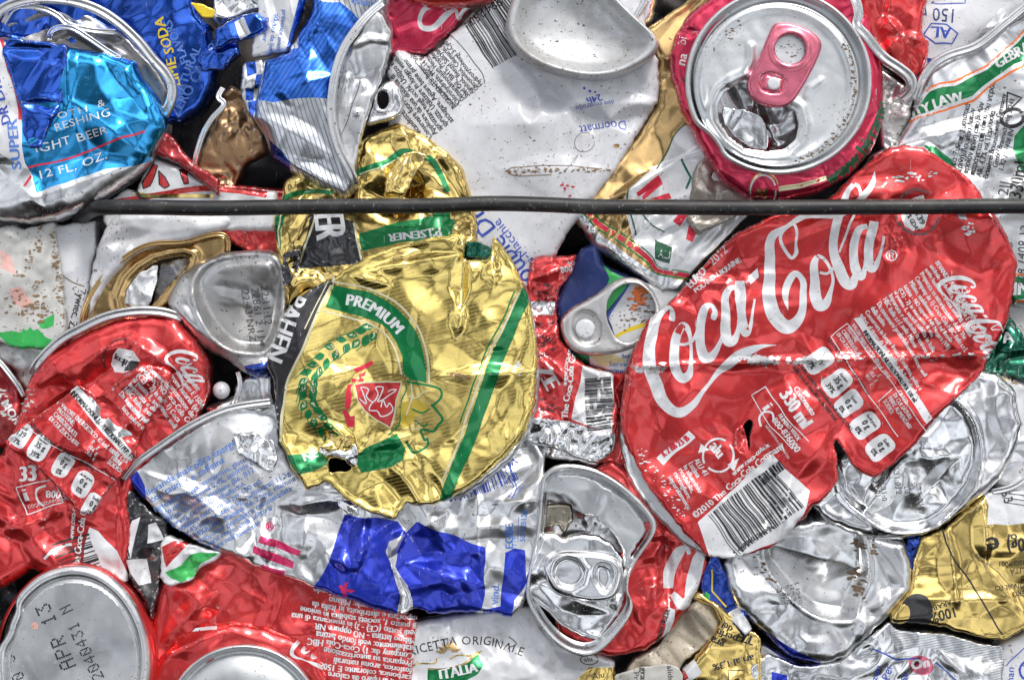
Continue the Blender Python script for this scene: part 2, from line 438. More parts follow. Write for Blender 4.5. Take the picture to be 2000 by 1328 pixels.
# ---------------- materials
_m = {}
def met(name, col, metal=1.0, rough=.3, coat=.4, wear=.8, dirt=.35, stripe=None, under=(.72, .72, .73), aniso=0, grain=1, crough=.12, spec=.5, dirtcol=(.10, .065, .035)):
    """lacquered or bare can metal with scuffs along its creases and specks of dirt"""
    if name in _m: return _m[name]
    m = bpy.data.materials.new(name); m.use_nodes = True; t = m.node_tree; N = t.nodes.new; Lk = t.links.new
    t.nodes.clear(); out = N('ShaderNodeOutputMaterial'); p = N('ShaderNodeBsdfPrincipled'); Lk(p.outputs[0], out.inputs[0])
    tc = N('ShaderNodeTexCoord'); o = tc.outputs['Object']
    def noise(sc, det=4, ro=.55, dist=0):
        n = N('ShaderNodeTexNoise'); n.inputs['Scale'].default_value = sc; n.inputs['Detail'].default_value = det
        n.inputs['Roughness'].default_value = ro; n.inputs['Distortion'].default_value = dist; Lk(o, n.inputs['Vector']); return n.outputs['Fac']
    def rng(x, a, b, c=0, d=1):
        n = N('ShaderNodeMapRange'); Lk(x, n.inputs[0])
        for i, v in zip((1, 2, 3, 4), (a, b, c, d)): n.inputs[i].default_value = v
        return n.outputs[0]
    def math_(op, a, b):
        n = N('ShaderNodeMath'); n.operation = op
        for i, v in enumerate((a, b)):
            if isinstance(v, (int, float)): n.inputs[i].default_value = v
            else: Lk(v, n.inputs[i])
        return n.outputs[0]
    def mix(f, a, b):
        n = N('ShaderNodeMix'); n.data_type = 'RGBA'; Lk(f, n.inputs[0])
        for i, v in ((6, a), (7, b)):
            if isinstance(v, tuple): n.inputs[i].default_value = (*v[:3], 1)
            else: Lk(v, n.inputs[i])
        return n.outputs[2]
    cur = tuple(col)
    var = rng(noise(130, 3), .3, .7, 0, 1)
    cur = mix(var, tuple(c*.86 for c in col), tuple(min(1, c*1.1) for c in col))
    mt = None
    if stripe:                          # fine printed lines
        ang, per, col2, metal2, wd = stripe
        mp = N('ShaderNodeMapping'); mp.inputs['Rotation'].default_value = (0, 0, math.radians(ang)); Lk(o, mp.inputs['Vector'])
        sx = N('ShaderNodeSeparateXYZ'); 
        nz = N('ShaderNodeTexNoise'); nz.inputs['Scale'].default_value = 90; Lk(o, nz.inputs['Vector'])
        Lk(mp.outputs[0], sx.inputs[0])
        u = math_('ADD', math_('DIVIDE', sx.outputs[0], per*K), math_('MULTIPLY', nz.outputs['Fac'], .7))
        fr = N('ShaderNodeMath'); fr.operation = 'FRACT'; Lk(u, fr.inputs[0])
        sm_ = rng(math_('ABSOLUTE', math_('SUBTRACT', fr.outputs[0], .5), 0), wd/2, wd/2+.09, 1, 0)
        cur = mix(sm_, cur, tuple(col2)); mt = rng(sm_, 0, 1, metal, metal2)
    at = N('ShaderNodeAttribute'); at.attribute_name = 'wear'
    wv = at.outputs['Fac']
    sc = noise(900, 5, .65)
    scuff = math_('MULTIPLY', rng(sc, .54, .62, 0, 1), rng(wv, .25, .8, 0, 1))
    # stray thin scratches
    mps = N('ShaderNodeMapping'); mps.inputs['Scale'].default_value = (1, .09, 1); mps.inputs['Rotation'].default_value = (0, 0, .7); Lk(o, mps.inputs['Vector'])
    ns = N('ShaderNodeTexNoise'); ns.inputs['Scale'].default_value = 1500; ns.inputs['Detail'].default_value = 2; Lk(mps.outputs[0], ns.inputs['Vector'])
    scr = math_('MULTIPLY', rng(ns.outputs['Fac'], .70, .73, 0, 1), rng(noise(60), .5, .62, 0, 1))
    scuff = math_('MINIMUM', math_('MULTIPLY', math_('ADD', scuff, scr), wear), 1.0)
    cur = mix(scuff, cur, tuple(under))
    # dirt: specks and faint film
    sp = math_('MULTIPLY', rng(noise(1000, 3, .62), .63, .67, 0, 1), rng(noise(45, 3), .42, .62, .15, 1))
    film = math_('MULTIPLY', rng(noise(70, 6, .65), .48, .78, 0, .6), 1.0)
    crv = math_('MULTIPLY', rng(noise(500, 4), .52, .66, 0, 1), rng(wv, .4, 1, 0, .7))
    d = math_('MINIMUM', math_('MULTIPLY', math_('ADD', math_('ADD', math_('MULTIPLY', sp, 3.0), film), crv), dirt), 1.0)
    cur = mix(d, cur, tuple(dirtcol))
    Lk(cur, p.inputs['Base Color'])
    base_m = mt if mt is not None else metal
    mm = math_('MULTIPLY', base_m, math_('SUBTRACT', 1.0, math_('MULTIPLY', d, .9)))
    mm = math_('MINIMUM', math_('ADD', mm, math_('MULTIPLY', scuff, .5)), 1.0)
    Lk(mm, p.inputs['Metallic'])
    r = math_('ADD', rng(noise(55, 5, .6), .3, .72, rough*.75, rough*1.3), math_('MULTIPLY', d, .5))
    r = math_('MINIMUM', math_('ADD', r, math_('MULTIPLY', scuff, .15)), .95)
    Lk(r, p.inputs['Roughness'])
    p.inputs['Coat Weight'].default_value = coat; p.inputs['Coat Roughness'].default_value = crough
    p.inputs['Specular IOR Level'].default_value = spec
    b1 = N('ShaderNodeBump'); b1.inputs['Strength'].default_value = .05*grain; b1.inputs['Distance'].default_value = .0006
    hh = math_('ADD', math_('MULTIPLY', noise(160, 4, .5, .6), 1.0), math_('MULTIPLY', sc, .06))
    hh = math_('SUBTRACT', hh, math_('MULTIPLY', scr, .1))
    Lk(hh, b1.inputs['Height']); Lk(b1.outputs[0], p.inputs['Normal'])
    _m[name] = m; return m
ALU = met('bare_aluminium', (.80, .81, .82), 1, .2, 0, .3, .30)
ALUM = met('matte_aluminium', (.73, .74, .75), 1, .28, 0, .3, .40)
ALUD = met('grimy_aluminium', (.60, .60, .60), 1, .36, 0, .4, .75)
SATIN = met('satin_lid_aluminium', (.68, .70, .71), 1, .34, 0, .2, .28)
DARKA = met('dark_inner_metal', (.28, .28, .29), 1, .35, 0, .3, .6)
RED = met('red_lacquer', (.62, .032, .034), .72, .27, .8, .8, .22)
DRED = met('dark_red_lacquer', (.30, .012, .018), .7, .33, .6, .8, .5)
PINK = met('crimson_lacquer', (.66, .03, .09), .85, .30, .6, .8, .28)
PTAB = met('pink_anodised', (.80, .20, .28), 1, .3, .3, .5, .15)
WHT = met('white_print', (.66, .67, .69), .12, .32, .5, .7, .25)
WHTC = met('white_can_paint', (.62, .63, .66), .0, .34, .35, .5, .55)
WHTD = met('dirty_white_paint', (.52, .52, .50), .0, .45, .2, .7, .75)
SCR = met('silver_script', (.70, .71, .73), .45, .36, .3, .8, .25)
BLK = met('black_ink', (.012, .012, .014), .0, .35, .4, .4, .1)
BLKP = met('black_label', (.02, .02, .024), .3, .28, .6, 1, .2)
GOLD = met('gold_lacquer', (.83, .61, .20), 1, .18, .25, .6, .22)
GOLDS = met('gold_with_fine_lines', (.87, .67, .24), 1, .17, .25, .5, .2, stripe=(75, 7.2, (.80, .62, .16), .8, .45))
BRZ = met('brown_bronze', (.34, .21, .11), 1, .36, .2, .5, .9)
BGOLD = met('bronze_gold', (.60, .40, .17), 1, .24, .3, .5, .35)
CREAM = met('cream_print', (.74, .70, .46), .6, .3, .3, .5, .2)
GRN = met('green_lacquer', (.0, .20, .055), .6, .26, .6, .6, .2)
LGRN = met('bright_green_print', (.04, .46, .10), .3, .35, .4, 1, .3)
DGRN = met('dark_green_foil', (.0, .12, .07), .9, .25, .6, .6, .25)
CYAN = met('light_blue_lacquer', (.02, .33, .72), 1, .18, .6, .5, .15)
BLU = met('blue_lacquer', (.015, .10, .56), .95, .2, .6, .6, .2)
RBLU = met('royal_blue_lacquer', (.02, .045, .55), .85, .28, .6, .6, .18)
DBLU = met('deep_blue_lacquer', (.01, .05, .34), .9, .26, .5, .6, .25)
NAVY = met('navy_print', (.012, .03, .15), .3, .35, .4, .6, .25)
BINK = met('blue_ink', (.03, .07, .42), .1, .4, .3, .3, .1)
LBINK = met('pale_blue_ink', (.10, .22, .62), .3, .4, .3, .3, .1)
RINK = met('red_ink', (.62, .02, .05), .3, .35, .4, .5, .15)
ORG = met('orange_ink', (.85, .17, .02), .3, .35, .4, .4, .1)
GINK = met('dark_green_ink', (.01, .09, .04), .2, .35, .4, .4, .1)
GRYINK = met('grey_ink', (.10, .10, .11), .0, .4, .3, .3, .1)
DIRT = met('dry_dirt', (.16, .11, .07), 0, .9, 0, 0, .3)
YEL = met('yellow_print', (.75, .55, .02), .1, .4, .3, .5, .2)
WIRE = met('black_wire_lacquer', (.006, .006, .007), .0, .45, .0, .5, .35, under=(.25, .25, .25), dirtcol=(.2, .19, .17))
def Z(x0, y0, s): return lambda *P: [((p[0]/s+x0), (p[1]/s+y0))+tuple(q/s for q in p[2:]) for p in P]
# ---------------- relief helpers
def bowlfn(P, width, depth, lip=0, lw=8, tilt=0):        # dished area inside a closed curve, with an optional raised lip
    P = resamp(chaikin(P, 2), 10); Q = P[1:]+P[:1]; ym = np.mean([p[1] for p in P])
    def f(x, y):
        xs, ys = x.ravel(), y.ravel(); d = segdist(xs, ys, P, Q); i = inpoly(xs, ys, P)
        t = np.clip(d/width, 0, 1); h = np.where(i, -depth*(1-(1-t)**2)-tilt*(ys-ym)*t*t*(3-2*t), 0)
        if lip: h = h+lip*np.exp(-(d/lw)**2)
        return h.reshape(x.shape)
    return f
def beadfn(P, off, w, a, closed=True, outside=True):   # raised bead running at a distance from a curve
    P = resamp(P, 6, closed); Q = (P[1:]+P[:1]) if closed else P[1:]; R_ = P if closed else P[:-1]
    def f(x, y):
        xs, ys = x.ravel(), y.ravel(); d = segdist(xs, ys, R_, Q)
        if closed and outside: d = np.where(inpoly(xs, ys, P), -d, d)
        return (a*np.exp(-((d-off)/w)**2)).reshape(x.shape)
    return f
def addf(*fs): return lambda x, y: sum(f(x, y) for f in fs)
def sheet(th, name, P, mat, z, seed=1, crum=.1, cell=60, R=0, dome=0, sm=1, step=4.4, skirt=60, **k):
    hk = {q: k.pop(q) for q in ('slope', 'c', 'ang', 'an', 'ridges', 'dents', 'oct', 'fn', 'fine') if q in k}
    if 'slope' in hk and 'c' not in hk: hk['c'] = tuple(np.array(P)[:, :2].mean(0))
    return Sheet(th, name, P, mat, HF(z, seed=seed, crum=crum, cell=cell, R=R, dome=dome, **hk), sm=sm, step=step, skirt=skirt, **k)
def centre(P): a = np.array([p[:2] for p in P]); return (a.min(0)+a.max(0))/2
def solo(name, label, cat, P, mat, z, group=None, art=None, **k):      # a thing that is one piece of metal
    c = centre(P); t = Thing(name, label, cat, c[0], c[1], z, group)
    s = sheet(t, name, P, mat, z, **k)
    if art: art(s)
    o = s.build(); o.parent = None; o.matrix_world = t.o.matrix_world.copy(); bpy.data.objects.remove(t.o); o.name = name
    tag(o, label, cat, group); return o
def thing(name, label, cat, P, z, group=None):
    c = centre(P); return Thing(name, label, cat, float(c[0]), float(c[1]), z, group)
A1 = Z(0, 0, 2.887); A2 = Z(480, 0, 2.887); A3 = Z(980, 0, 2.887); A4 = Z(1480, 0, 2.887)
B1 = Z(0, 400, 2.887); B2 = Z(480, 400, 2.887); B3 = Z(980, 400, 2.887); B4 = Z(1480, 400, 2.887)
C1 = Z(0, 840, 2.72); C2 = Z(480, 840, 2.72); C3 = Z(980, 840, 2.72); C4 = Z(1480, 840, 2.72)
def cap(f, *p): return f(*p)[0]
def button(th, name, x, y, z, r, mat, parent=None, h=5):
    return polar(th, name, ell(x, y, r, r, 0, 24), [(1, -6), (1, h*.5), (.85, h*.9), (.5, h), (.05, h)], z, mat, parent, n=28, sm=0)
SLINE = met('silver_with_fine_lines', (.72, .74, .77), 1, .3, .3, .5, .25, stripe=(-18, 8.5, (.22, .24, .28), .6, .16))
SEAL = met('ribbed_foil_seal', (.76, .77, .78), 1, .33, .2, .3, .2, stripe=(80, 5, (.45, .46, .48), 1, .3))
BLINE = met('blue_with_fine_lines', (.02, .13, .62), .9, .22, .5, .5, .2, stripe=(35, 8.5, (.05, .22, .75), .9, .25))
# ---------------- shared artwork
 
z1 = Z(1220, 540, 4.43); z2 = Z(1460, 340, 4.15)
SCRIPT1 = [  # "Coca"
 z1((418,392,40),(425,370,58),(432,320,48),(405,278,34),(345,300,62),(292,355,78),(258,440,88),(240,550,104),(230,690,110),(245,820,106),(290,950,104),(350,1070,100),(430,1150,92),(510,1165,90),(600,1110,66),(680,1010,42),(760,910,30),(830,825,46),(900,755,76),(990,690,88),(1100,640,72),(1200,608,36),(1320,598,4)),
 z1((520,425,44),(465,500,76),(450,620,78),(450,750,88),(480,850,84),(525,880,86),(575,840,62),(590,740,32),(585,600,26),(572,510,36),(545,445,52),(505,425,44),(465,500,60)),
 z1((488,590,24),(540,588,24),(595,555,28),(640,470,34)),
 z1((765,372,36),(775,350,56),(782,300,44),(750,256,34),(700,280,60),(670,370,76),(662,480,80),(668,600,84),(700,690,90),(750,708,86),(800,660,54),(840,570,34),(862,500,36)),
 z1((968,98,36),(920,112,56),(882,200,72),(880,320,80),(880,450,86),(898,550,88),(940,560,84),(975,505,50),(988,430,24),(990,380,20)),
 z1((1004,40,84),(1010,200,80),(1020,350,76),(1040,465,80),(1062,488,58),(1098,410,30),(1120,300,22),(1130,205,24)),
]
SCRIPT2 = [  # "-Cola"
 z2((22,825),(85,768),(95,845),(30,897)),
 z2((1026,2,8),(1005,90,40),(930,190,52),(860,262,44),(780,320,58),(690,345,58),(600,345,50),(480,350,46),(400,385,42),(330,430,34),(250,482,60),(200,545,72),(185,680,86),(180,850,96),(187,1000,104),(222,1140,112),(290,1225,112),(350,1238,106),(410,1190,82),(450,1100,62),(462,980,50),(450,880,50),(402,815,44),(360,835,54),(325,920,60),(318,1010,48),(335,1105,6)),
 z2((372,400,26),(300,470,26),(280,540,26),(310,620,26),(365,690,26),(402,655,34),(395,590,20),(400,500,20),(385,430,20),(350,402,20)),
 z2((560,680,36),(535,760,60),(543,880,76),(552,1000,86),(590,1068,90),(640,1040,70),(680,940,36),(690,850,24),(660,770,24),(610,700,26),(560,677,32)),
 z2((580,800,20),(640,810,20),(690,775,28)),
 z2((852,108,38),(800,165,48),(762,280,68),(722,420,70),(695,560,70),(698,680,76),(740,780,86),(788,878,92),(830,898,88),(862,840,60),(885,760,32)),
 z2((738,650,14),(800,490,18),(860,340,22),(905,210,26),(893,130,26),(860,105,30)),
 z2((962,432,36),(902,460,52),(855,560,66),(850,680,72),(872,780,82),(920,825,72),(948,770,40),(950,700,20)),
 z2((1016,395,74),(995,500,76),(977,620,76),(987,730,76),(1020,765,64),(1060,690,32),(1085,590,20),(1096,515,22)),
]
def script(part=3):
    o = []
    if part & 1: o += [stroke(p) for p in SCRIPT1]
    if part & 2: o += [SCRIPT2[0]]+[stroke(p) for p in SCRIPT2[1:]]
    return o
def xf(polys, src, dst, sc, rot, sy=None):
    a = math.radians(rot); ca, sa = math.cos(a)*sc, math.sin(a)*sc; o = []
    for P in polys:
        o.append([(dst[0]+(p[0]-src[0])*ca+(p[1]-src[1])*sa, dst[1]-(p[0]-src[0])*sa+(p[1]-src[1])*ca) for p in P])
    return o
def chips(sh, P, n, wid, size, mat, seed=1):
    r = random.Random(seed); P = resamp(P, 4, False)
    for _ in range(n):
        x, y = r.choice(P)[:2]; x += r.gauss(0, 5); y += r.gauss(0, wid); s0 = size*r.uniform(.25, 1)
        k = r.randint(5, 8); a = r.uniform(.8, 2.6)
        sh.poly([(x+s0*a*r.uniform(.5, 1)*math.cos(t*6.283/k), y+s0*r.uniform(.4, 1)*math.sin(t*6.283/k)) for t in range(k)], mat, 0)
def rrect(x, y, ang, w, h, r=8):       # centre, w along the reading direction
    P = []
    for cx, cy, a0 in ((w/2-r, h/2-r, 0), (-w/2+r, h/2-r, 90), (-w/2+r, -h/2+r, 180), (w/2-r, -h/2+r, 270)):
        for k in range(4):
            a = math.radians(a0+30*k); P.append((cx+r*math.cos(a), cy+r*math.sin(a)))
    a = math.radians(ang); ca, sa = math.cos(a), math.sin(a)
    return [(x+p*ca+q*sa, y-p*sa+q*ca) for p, q in P]
INFO = ['BEVANDA ANALCOLICA. Ingredienti: acqua,', 'anidride carbonica, colorante E 150d,', 'acido fosforico, aromi naturali (inclusa', 'Preparata su autorizzazione della The',
 'Company da: 1) Coca-Cola HBC Italia s.r.l.', 'Milano, stabilimento: vedi sul fondo', 'lattina - NO oppure NR Nogara (VR)', '(CE) - 2) in mancanza di una', 'al punto 1, società stabilita in Italia',
 'Importata e distribuita in unione da', 'HBC Italia s.r.l. sede: Milano', 'Da consumarsi preferibilmente entro: vedi', 'della lattina.', 'Conservare in luogo fresco e asciutto, pulito e', 'odori, al riparo da luce solare e da fonti di calore.']
GDA = [('kcal', '139', '7%'), ('Zuccheri', '35 g', '39%'), ('Grassi', '0 g', '0%'), ('Acidi grassi', '0 g', '0%'), ('Sodio', '0 g', '0%')]
def gda(sh, pts, ang, w=40, h=56, k=1):
    for (x, y), t in zip(pts, GDA):
        sh.zone(rrect(x, y, ang, w, h, 13), WHT)
        a = math.radians(ang); lx, ly = math.sin(a), math.cos(a)
        for j, (s_, o_) in enumerate(zip((8*k if len(t[0]) > 5 else 10*k, 17*k, 15*k), (-13, 2, 20))):
            sh.text(t[j], x+lx*o_*k, y+ly*o_*k, s_, ang, BLK, xs=.78, bold=.03, mid=True)

# ---------------- the big flattened red can
z3 = Z(1220, 280, 1.619)
t = Thing('drink_can', 'large flattened red soda can with a big white script logo, lying under the black wire', 'can', 1600, 690, 60)
O = z3((830,22),(880,12),(935,18),(985,45),(1030,80),(1080,110),(1125,170),(1165,230),(1200,290),(1236,380),(1222,480),(1205,560),(1185,610),(1150,665),(1130,720),(1060,790),(985,860),(915,950),(850,1010),(790,1052),(752,1040),(715,1010),(690,960),(665,930),(664,960),(672,1000),(675,1060),(650,1100),(620,1130),(590,1140),(580,1170),(540,1200),(510,1240),(470,1270),(420,1285),(340,1305),(270,1300),(200,1230),(140,1160),(80,1080),(40,1000),(5,940),(-5,870),(0,800),(10,720),(40,640),(80,560),(130,520),(196,458),(256,388),(352,290),(475,232),(560,220),(650,180),(720,110))
U = z3((800,30),(880,4),(940,8),(1000,40),(1060,80),(1115,120),(1160,190),(1200,250),(1225,320),(1243,385),(1200,500),(1000,700),(700,900),(560,1100),(420,1200),(340,1290),(262,1306),(190,1262),(110,1180),(40,1090),(5,1010),(-8,940),(-12,870),(100,700),(500,500))
hole = z3((352,940),(368,925),(380,885),(400,868),(411,880),(405,900),(398,935),(402,960),(388,976),(366,972),(358,950))
sh = Sheet(t, 'can_end', U, ALUM, HF(34, seed=31, crum=.03, cell=120, R=16, dome=10), sm=2, skirt=70, holes=(z3((330,990),(330,850),(430,850),(430,990)),)); sh.build()
hf = HF(60, seed=12, crum=.10, cell=120, R=10, dome=5, slope=(.012, .01), c=(1600, 690), oct=(1, .50, .22),
        ridges=((1215, 716, 1950, 690, 5, 5), (1530, 640, 1730, 820, 14, 6), (1640, 820, 1500, 1000, 10, 6), (1480, 500, 1700, 420, 14, 5), (1730, 700, 1900, 620, 7, -5), (1225, 900, 1420, 980, 12, 5), (1620, 860, 1700, 700, 9, -5), (1510, 890, 1500, 1040, 5, -9), (1545, 930, 1520, 1050, 5, 8), (1560, 960, 1440, 1060, 6, -6)),
        dents=((1700, 600, 60, 8), (1330, 760, 70, 9), (1580, 560, 45, -6), (1500, 960, 30, -8), (1640, 890, 30, 10)))
hole = z3((352,940),(368,925),(380,885),(400,868),(411,880),(405,900),(398,935),(402,960),(388,976),(366,972),(358,950))
sh = Sheet(t, 'can_wall', O, RED, hf, sm=1, step=4.5, holes=(hole,), warp=2.5, skirt=24, edge=ALUM, edgew=.7)
sh.zone(script(), SCR)
z4 = Z(1480, 400, 2.887); z5 = Z(980, 840, 2.72)
sh.zone(z3((235,1190),(468,980),(584,1092),(562,1172),(512,1242),(342,1308),(270,1296)), WHT)
sh.zone(z4((535,645),(578,632),(978,1200),(942,1228)), WHT)
sh.zone(z5((835,148),(1000,2),(1032,40),(868,184)), WHT)
gda(sh, [(1599,705),(1634,747),(1657,787),(1688,829),(1717,871)], -52)
sh.lines(INFO, 1824, 517, 13, -56, 12.6, WHT, xs=.76, bold=.03)
sh.text('INFORMAZIONI NUTRIZIONALI PER 100 ml:', 1683, 648, 12.5, -54.5, BLK, xs=.70, bold=.05)
sh.lines(['VALORE ENERGETICO: 42 kcal, 180 kJ', 'PROTEINE:                          0      g', 'CARBOIDRATI:                    10.6   g', 'DI CUI ZUCCHERI:               10.6   g'], 1660, 636, 11.5, -56, 10.5, WHT, xs=.66, bold=.02)
sh.lines(['GRASSI:', 'DI CUI SATURI:', 'FIBRE ALIMENTARI:', 'SODIO:'], 1748, 765, 12, -56, 11, WHT, xs=.72, bold=.02)
sh.line(z4((500,670),(980,1330)), 1.6, WHT); sh.line(z4((415,745),(500,670)), 1.6, WHT); sh.line(z4((415,745),(560,985),(700,1180),(780,1300)), 1.6, WHT); sh.line(z4((672,1108),(745,1040)), 1.6, WHT)
sh.lines(['Questa lattina di 330 ml contiene'], 1616, 662, 11, -55, 10, BLK, xs=.9, bold=.03)
sh.lines(['% della quantità giornaliera indicativa (GDA)', 'sulla base di una dieta da 2000 kcal'], 1560, 712, 11, -52, 12, BLK, xs=.82, bold=.03)
sh.text('Contenuto', 1549, 758, 17, -56, WHT, xs=.85, bold=.04); sh.text('330 ml', 1520, 768, 39, -56, WHT, xs=.78, bold=.05)
sh.line(z4((45,1022),(-30,1075),(20,1150),(70,1240),(190,1370)), 1.8, WHT); sh.line(z4((45,1022),(200,1240),(285,1330)), 1.8, WHT)
sh.text('i', 1491, 795, 32, -52, WHT, bold=.06); sh.text('800-836000', 1508, 818, 19, -56, WHT, xs=.85, bold=.03); sh.text('NUMERO VERDE', 1521, 808, 12, -56, WHT, xs=.7, bold=.03); sh.text('INFORMAZIONI AI CONSUMATORI', 1494, 829, 7, -56, WHT, xs=.7)
sh.line(z4((20,1240),(15,1190),(45,1160),(85,1165),(95,1200)), 4, WHT, True)
sh.text('®', 1728, 512, 30, 0, SCR, bold=.01)
sh.text('POLAND-UKRAINE', 1362, 575, 13.5, 35, WHT, bold=.04, xs=.95); sh.text('EURO', 1352, 566, 25, 43, WHT, bold=.04, xs=.72); sh.text('2012', 1397, 523, 25, 43, SCR, xs=.85)
sh.text('K 2 BB 23 B', 1303, 893, 19, 37, RINK, xs=.62, bold=.05)
cx, cy = 1405, 888
sh.line(ell(cx, cy, 31, 31, 0, 22, -40, 130), 4, WHT); sh.line(ell(cx, cy, 31, 31, 0, 22, 150, 300), 4, WHT)
sh.poly([(1424, 905), (1446, 893), (1437, 918)], WHT); sh.poly([(1364, 882), (1388, 878), (1370, 866)], WHT)
sh.text('alu', 1385, 873, 33, -50, WHT, bold=.04, xs=.8)
sh.lines(['ALU 41', 'Lattina', 'In alluminio', 'riciclabile,', 'raccogliere', 'separatamente'], 1358, 897, 14.5, -57, 12.5, WHT, xs=.85, bold=.03)
sh.text('©2010 The Coca-Cola Company', 1362, 1008, 18.5, 39, WHT, xs=.88, bold=.03); sh.text('www.coca-cola.it', 1437, 927, 15, 40, WHT, xs=.85, bold=.04)
sh.bars(1384, 1003, 38, 158, 98, BLK, 30, 4); sh.bars(1478, 930, 38, 60, 20, BLK, 12, 8)
sh.text('5 449000 000996', 1440, 1080, 13, 38, BLK, bold=.03)
sh.zone(xf(script(), (1275, 650), (1884, 548), .34, -92), SCR)
sh.zone(z2((1240,280),(1300,220),(1420,180),(1460,330),(1420,440),(1330,475),(1265,440),(1238,370)), WHT)
sh.text('139', 1785, 420, 16, -65, BLK, bold=.03); sh.text('7% GDA*', 1766, 420, 13, -60, BLK, xs=.8, bold=.03)
sh.arc('una lattina di 330 ml contiene il 7% della quantità giornaliera indicativa', 1790, 417, 46, 60, 10, GRYINK, cw=False, xs=.8, bold=.04)
chips(sh, [(1222,715),(1300,720)], 40, 5, 6, ALUD, 1); chips(sh, [(1440,700),(1520,706)], 60, 5, 6, ALUD, 2); chips(sh, [(1540,708),(1650,700)], 60, 4, 5, ALUD, 3)
chips(sh, [(1650,700),(1950,694)], 60, 3, 4, ALUD, 4); chips(sh, [(1630,1010),(1590,1000),(1640,985)], 50, 8, 5, ALUM, 5); chips(sh, [(1740,355),(1830,345)], 26, 4, 4, ALUM, 6); chips(sh, [(1850,390),(1900,470)], 24, 6, 5, ALUM, 7); chips(sh, [(1255,880),(1340,1010)], 60, 7, 2.6, WHT, 8)
sh.build()
# torn flaps inside the hole
Sheet(t, 'torn_flap', z3((340,955),(356,900),(378,890),(392,930),(396,975),(366,990)), RED, HF(52, seed=77, crum=.3, cell=26), sm=0, step=4, skirt=14).build()

RC = 'crushed red soda cans'; GC = 'crushed gold beer cans'; SC_ = 'bare silver can ends'; BC = 'crushed blue cans'; WC = 'crushed white cans'; FS = 'torn foil scraps'
# ---------------- light blue can, top left
O = A1((-160,250),(0,215),(90,236),(200,250),(390,265),(560,290),(750,340),(800,440),(890,560),(937,680),(930,730),(880,830),(830,920),(720,1015),(560,1110),(430,1190),(300,1238),(150,1252),(0,1238),(-160,1200))
t = thing('drink_can', 'light blue and silver beer can with a red line and a dark blue fold', 'can', O, 62, BC)
s = sheet(t, 'can_wall', O, ALUM, 66, 41, .09, 110, R=34, dome=30, ridges=((130, 20, 135, 210, 7, 7), (60, 390, 240, 330, 18, 12), (140, 200, 280, 300, 10, 8), (190, 110, 290, 230, 9, -7), (0, 330, 80, 400, 14, 10)), dents=((20, 350, 40, -12), (200, 250, 40, 6)))
s.zone(A1((-160,235),(5,225),(60,400),(115,560),(120,640),(130,830),(150,950),(60,900),(0,860),(-160,850)), WHT)
s.zone(A1((20,290),(385,270),(560,298),(750,345),(890,560),(937,680),(930,730),(850,850),(835,905),(720,940),(600,955),(420,1010),(225,1087),(180,990),(145,920),(130,830),(125,600),(60,400)), CYAN, 0)
s.zone(stroke(A1((2,215,16),(40,330,18),(90,480,20),(115,600,20),(118,680,18))), RINK); s.zone(stroke(A1((160,950,11),(330,902,11),(560,832,11),(820,745,11))), RINK); s.poly(A1((140,1045),(175,985),(180,1005),(152,1050)), RINK)
for tx, x, y, a, z_ in (('OTH', 333, 682, 16, 20), ('&', 548, 612, 8, 19), ('RESHING', 312, 750, 17, 20), ('IGHT BEER', 205, 866, 15, 22), ('12 FL. OZ.', 215, 1018, 17, 23)):
    (x, y), = A1((x, y)); s.text(tx, x, y, z_, a, SCR, xs=1.36, sp=1.05)
(x, y), = A1((70, 700)); s.text('DR DRAUGHT', x, y, 24, 103, BINK, xs=1.2, bold=.04); (x, y), = A1((125, 955)); s.text('SUPER', x, y, 27, 95, LBINK, xs=1.3, bold=.04)
s.build()
s = sheet(t, 'folded_flap', A1((18,290),(60,225),(200,240),(388,264),(390,330),(382,420),(355,560),(350,605),(290,720),(235,838),(170,838),(135,760),(130,640),(90,500)), BLU, 74, 43, .16, 62, R=6, dome=4, skirt=12, ridges=((12, 98, 128, 100, 5, -6), (45, 205, 120, 205, 4, -9)))
s.build()
# ---------------- dark blue soda can behind it
O = A1((-120,200),(-100,0),(100,-120),(1060,-120),(1105,60),(1180,140),(1205,230),(1230,330),(1200,430),(1180,520),(1110,620),(1000,690),(900,660),(700,420),(400,330))
t = thing('drink_can', 'dark blue soda can with yellow lettering and a crushed open lid, top left corner', 'can', O, 20, BC)
s = sheet(t, 'can_wall', O, BLU, 4, 45, .2, 95, R=20, dome=24, an=1.8, ang=-55, slope=(-.1, -.12))
for tx, x, y, a, z_, m in (('LIME SODA', 1010, 470, 104, 27, YEL), ('FLAVORS', 1052, 345, 112, 22, LBINK), ('NATURAL', 1005, 560, 68, 24, LBINK), ('ZERO CALORIES', 985, 660, 60, 27, LBINK)):
    (x, y), = A1((x, y)); s.text(tx, x, y, z_, a, m, bold=.03)
s.build()
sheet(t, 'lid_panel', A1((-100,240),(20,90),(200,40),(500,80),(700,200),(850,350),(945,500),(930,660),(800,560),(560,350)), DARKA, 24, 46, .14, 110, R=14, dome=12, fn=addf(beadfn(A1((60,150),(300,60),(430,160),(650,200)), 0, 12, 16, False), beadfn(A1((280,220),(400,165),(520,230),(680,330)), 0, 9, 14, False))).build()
tube(t, 'lid_rim', [(x, y, z) for (x, y), z in zip(A1((-40,160),(20,75),(120,28),(260,8),(420,22),(560,66),(680,140),(790,240),(870,340),(945,425),(978,500),(968,580),(930,650)), (50, 54, 56, 58, 60, 62, 62, 60, 56, 52, 48, 44, 34))], 9, ALUM, ns=10, flat=.8)
tube(t, 'lid_rim', [(x, y, z) for (x, y), z in zip(A1((30,140),(110,50),(250,60),(340,100),(400,150),(520,180),(660,190)), (40, 48, 50, 50, 50, 46, 38))], 6, ALUM, flat=.6)
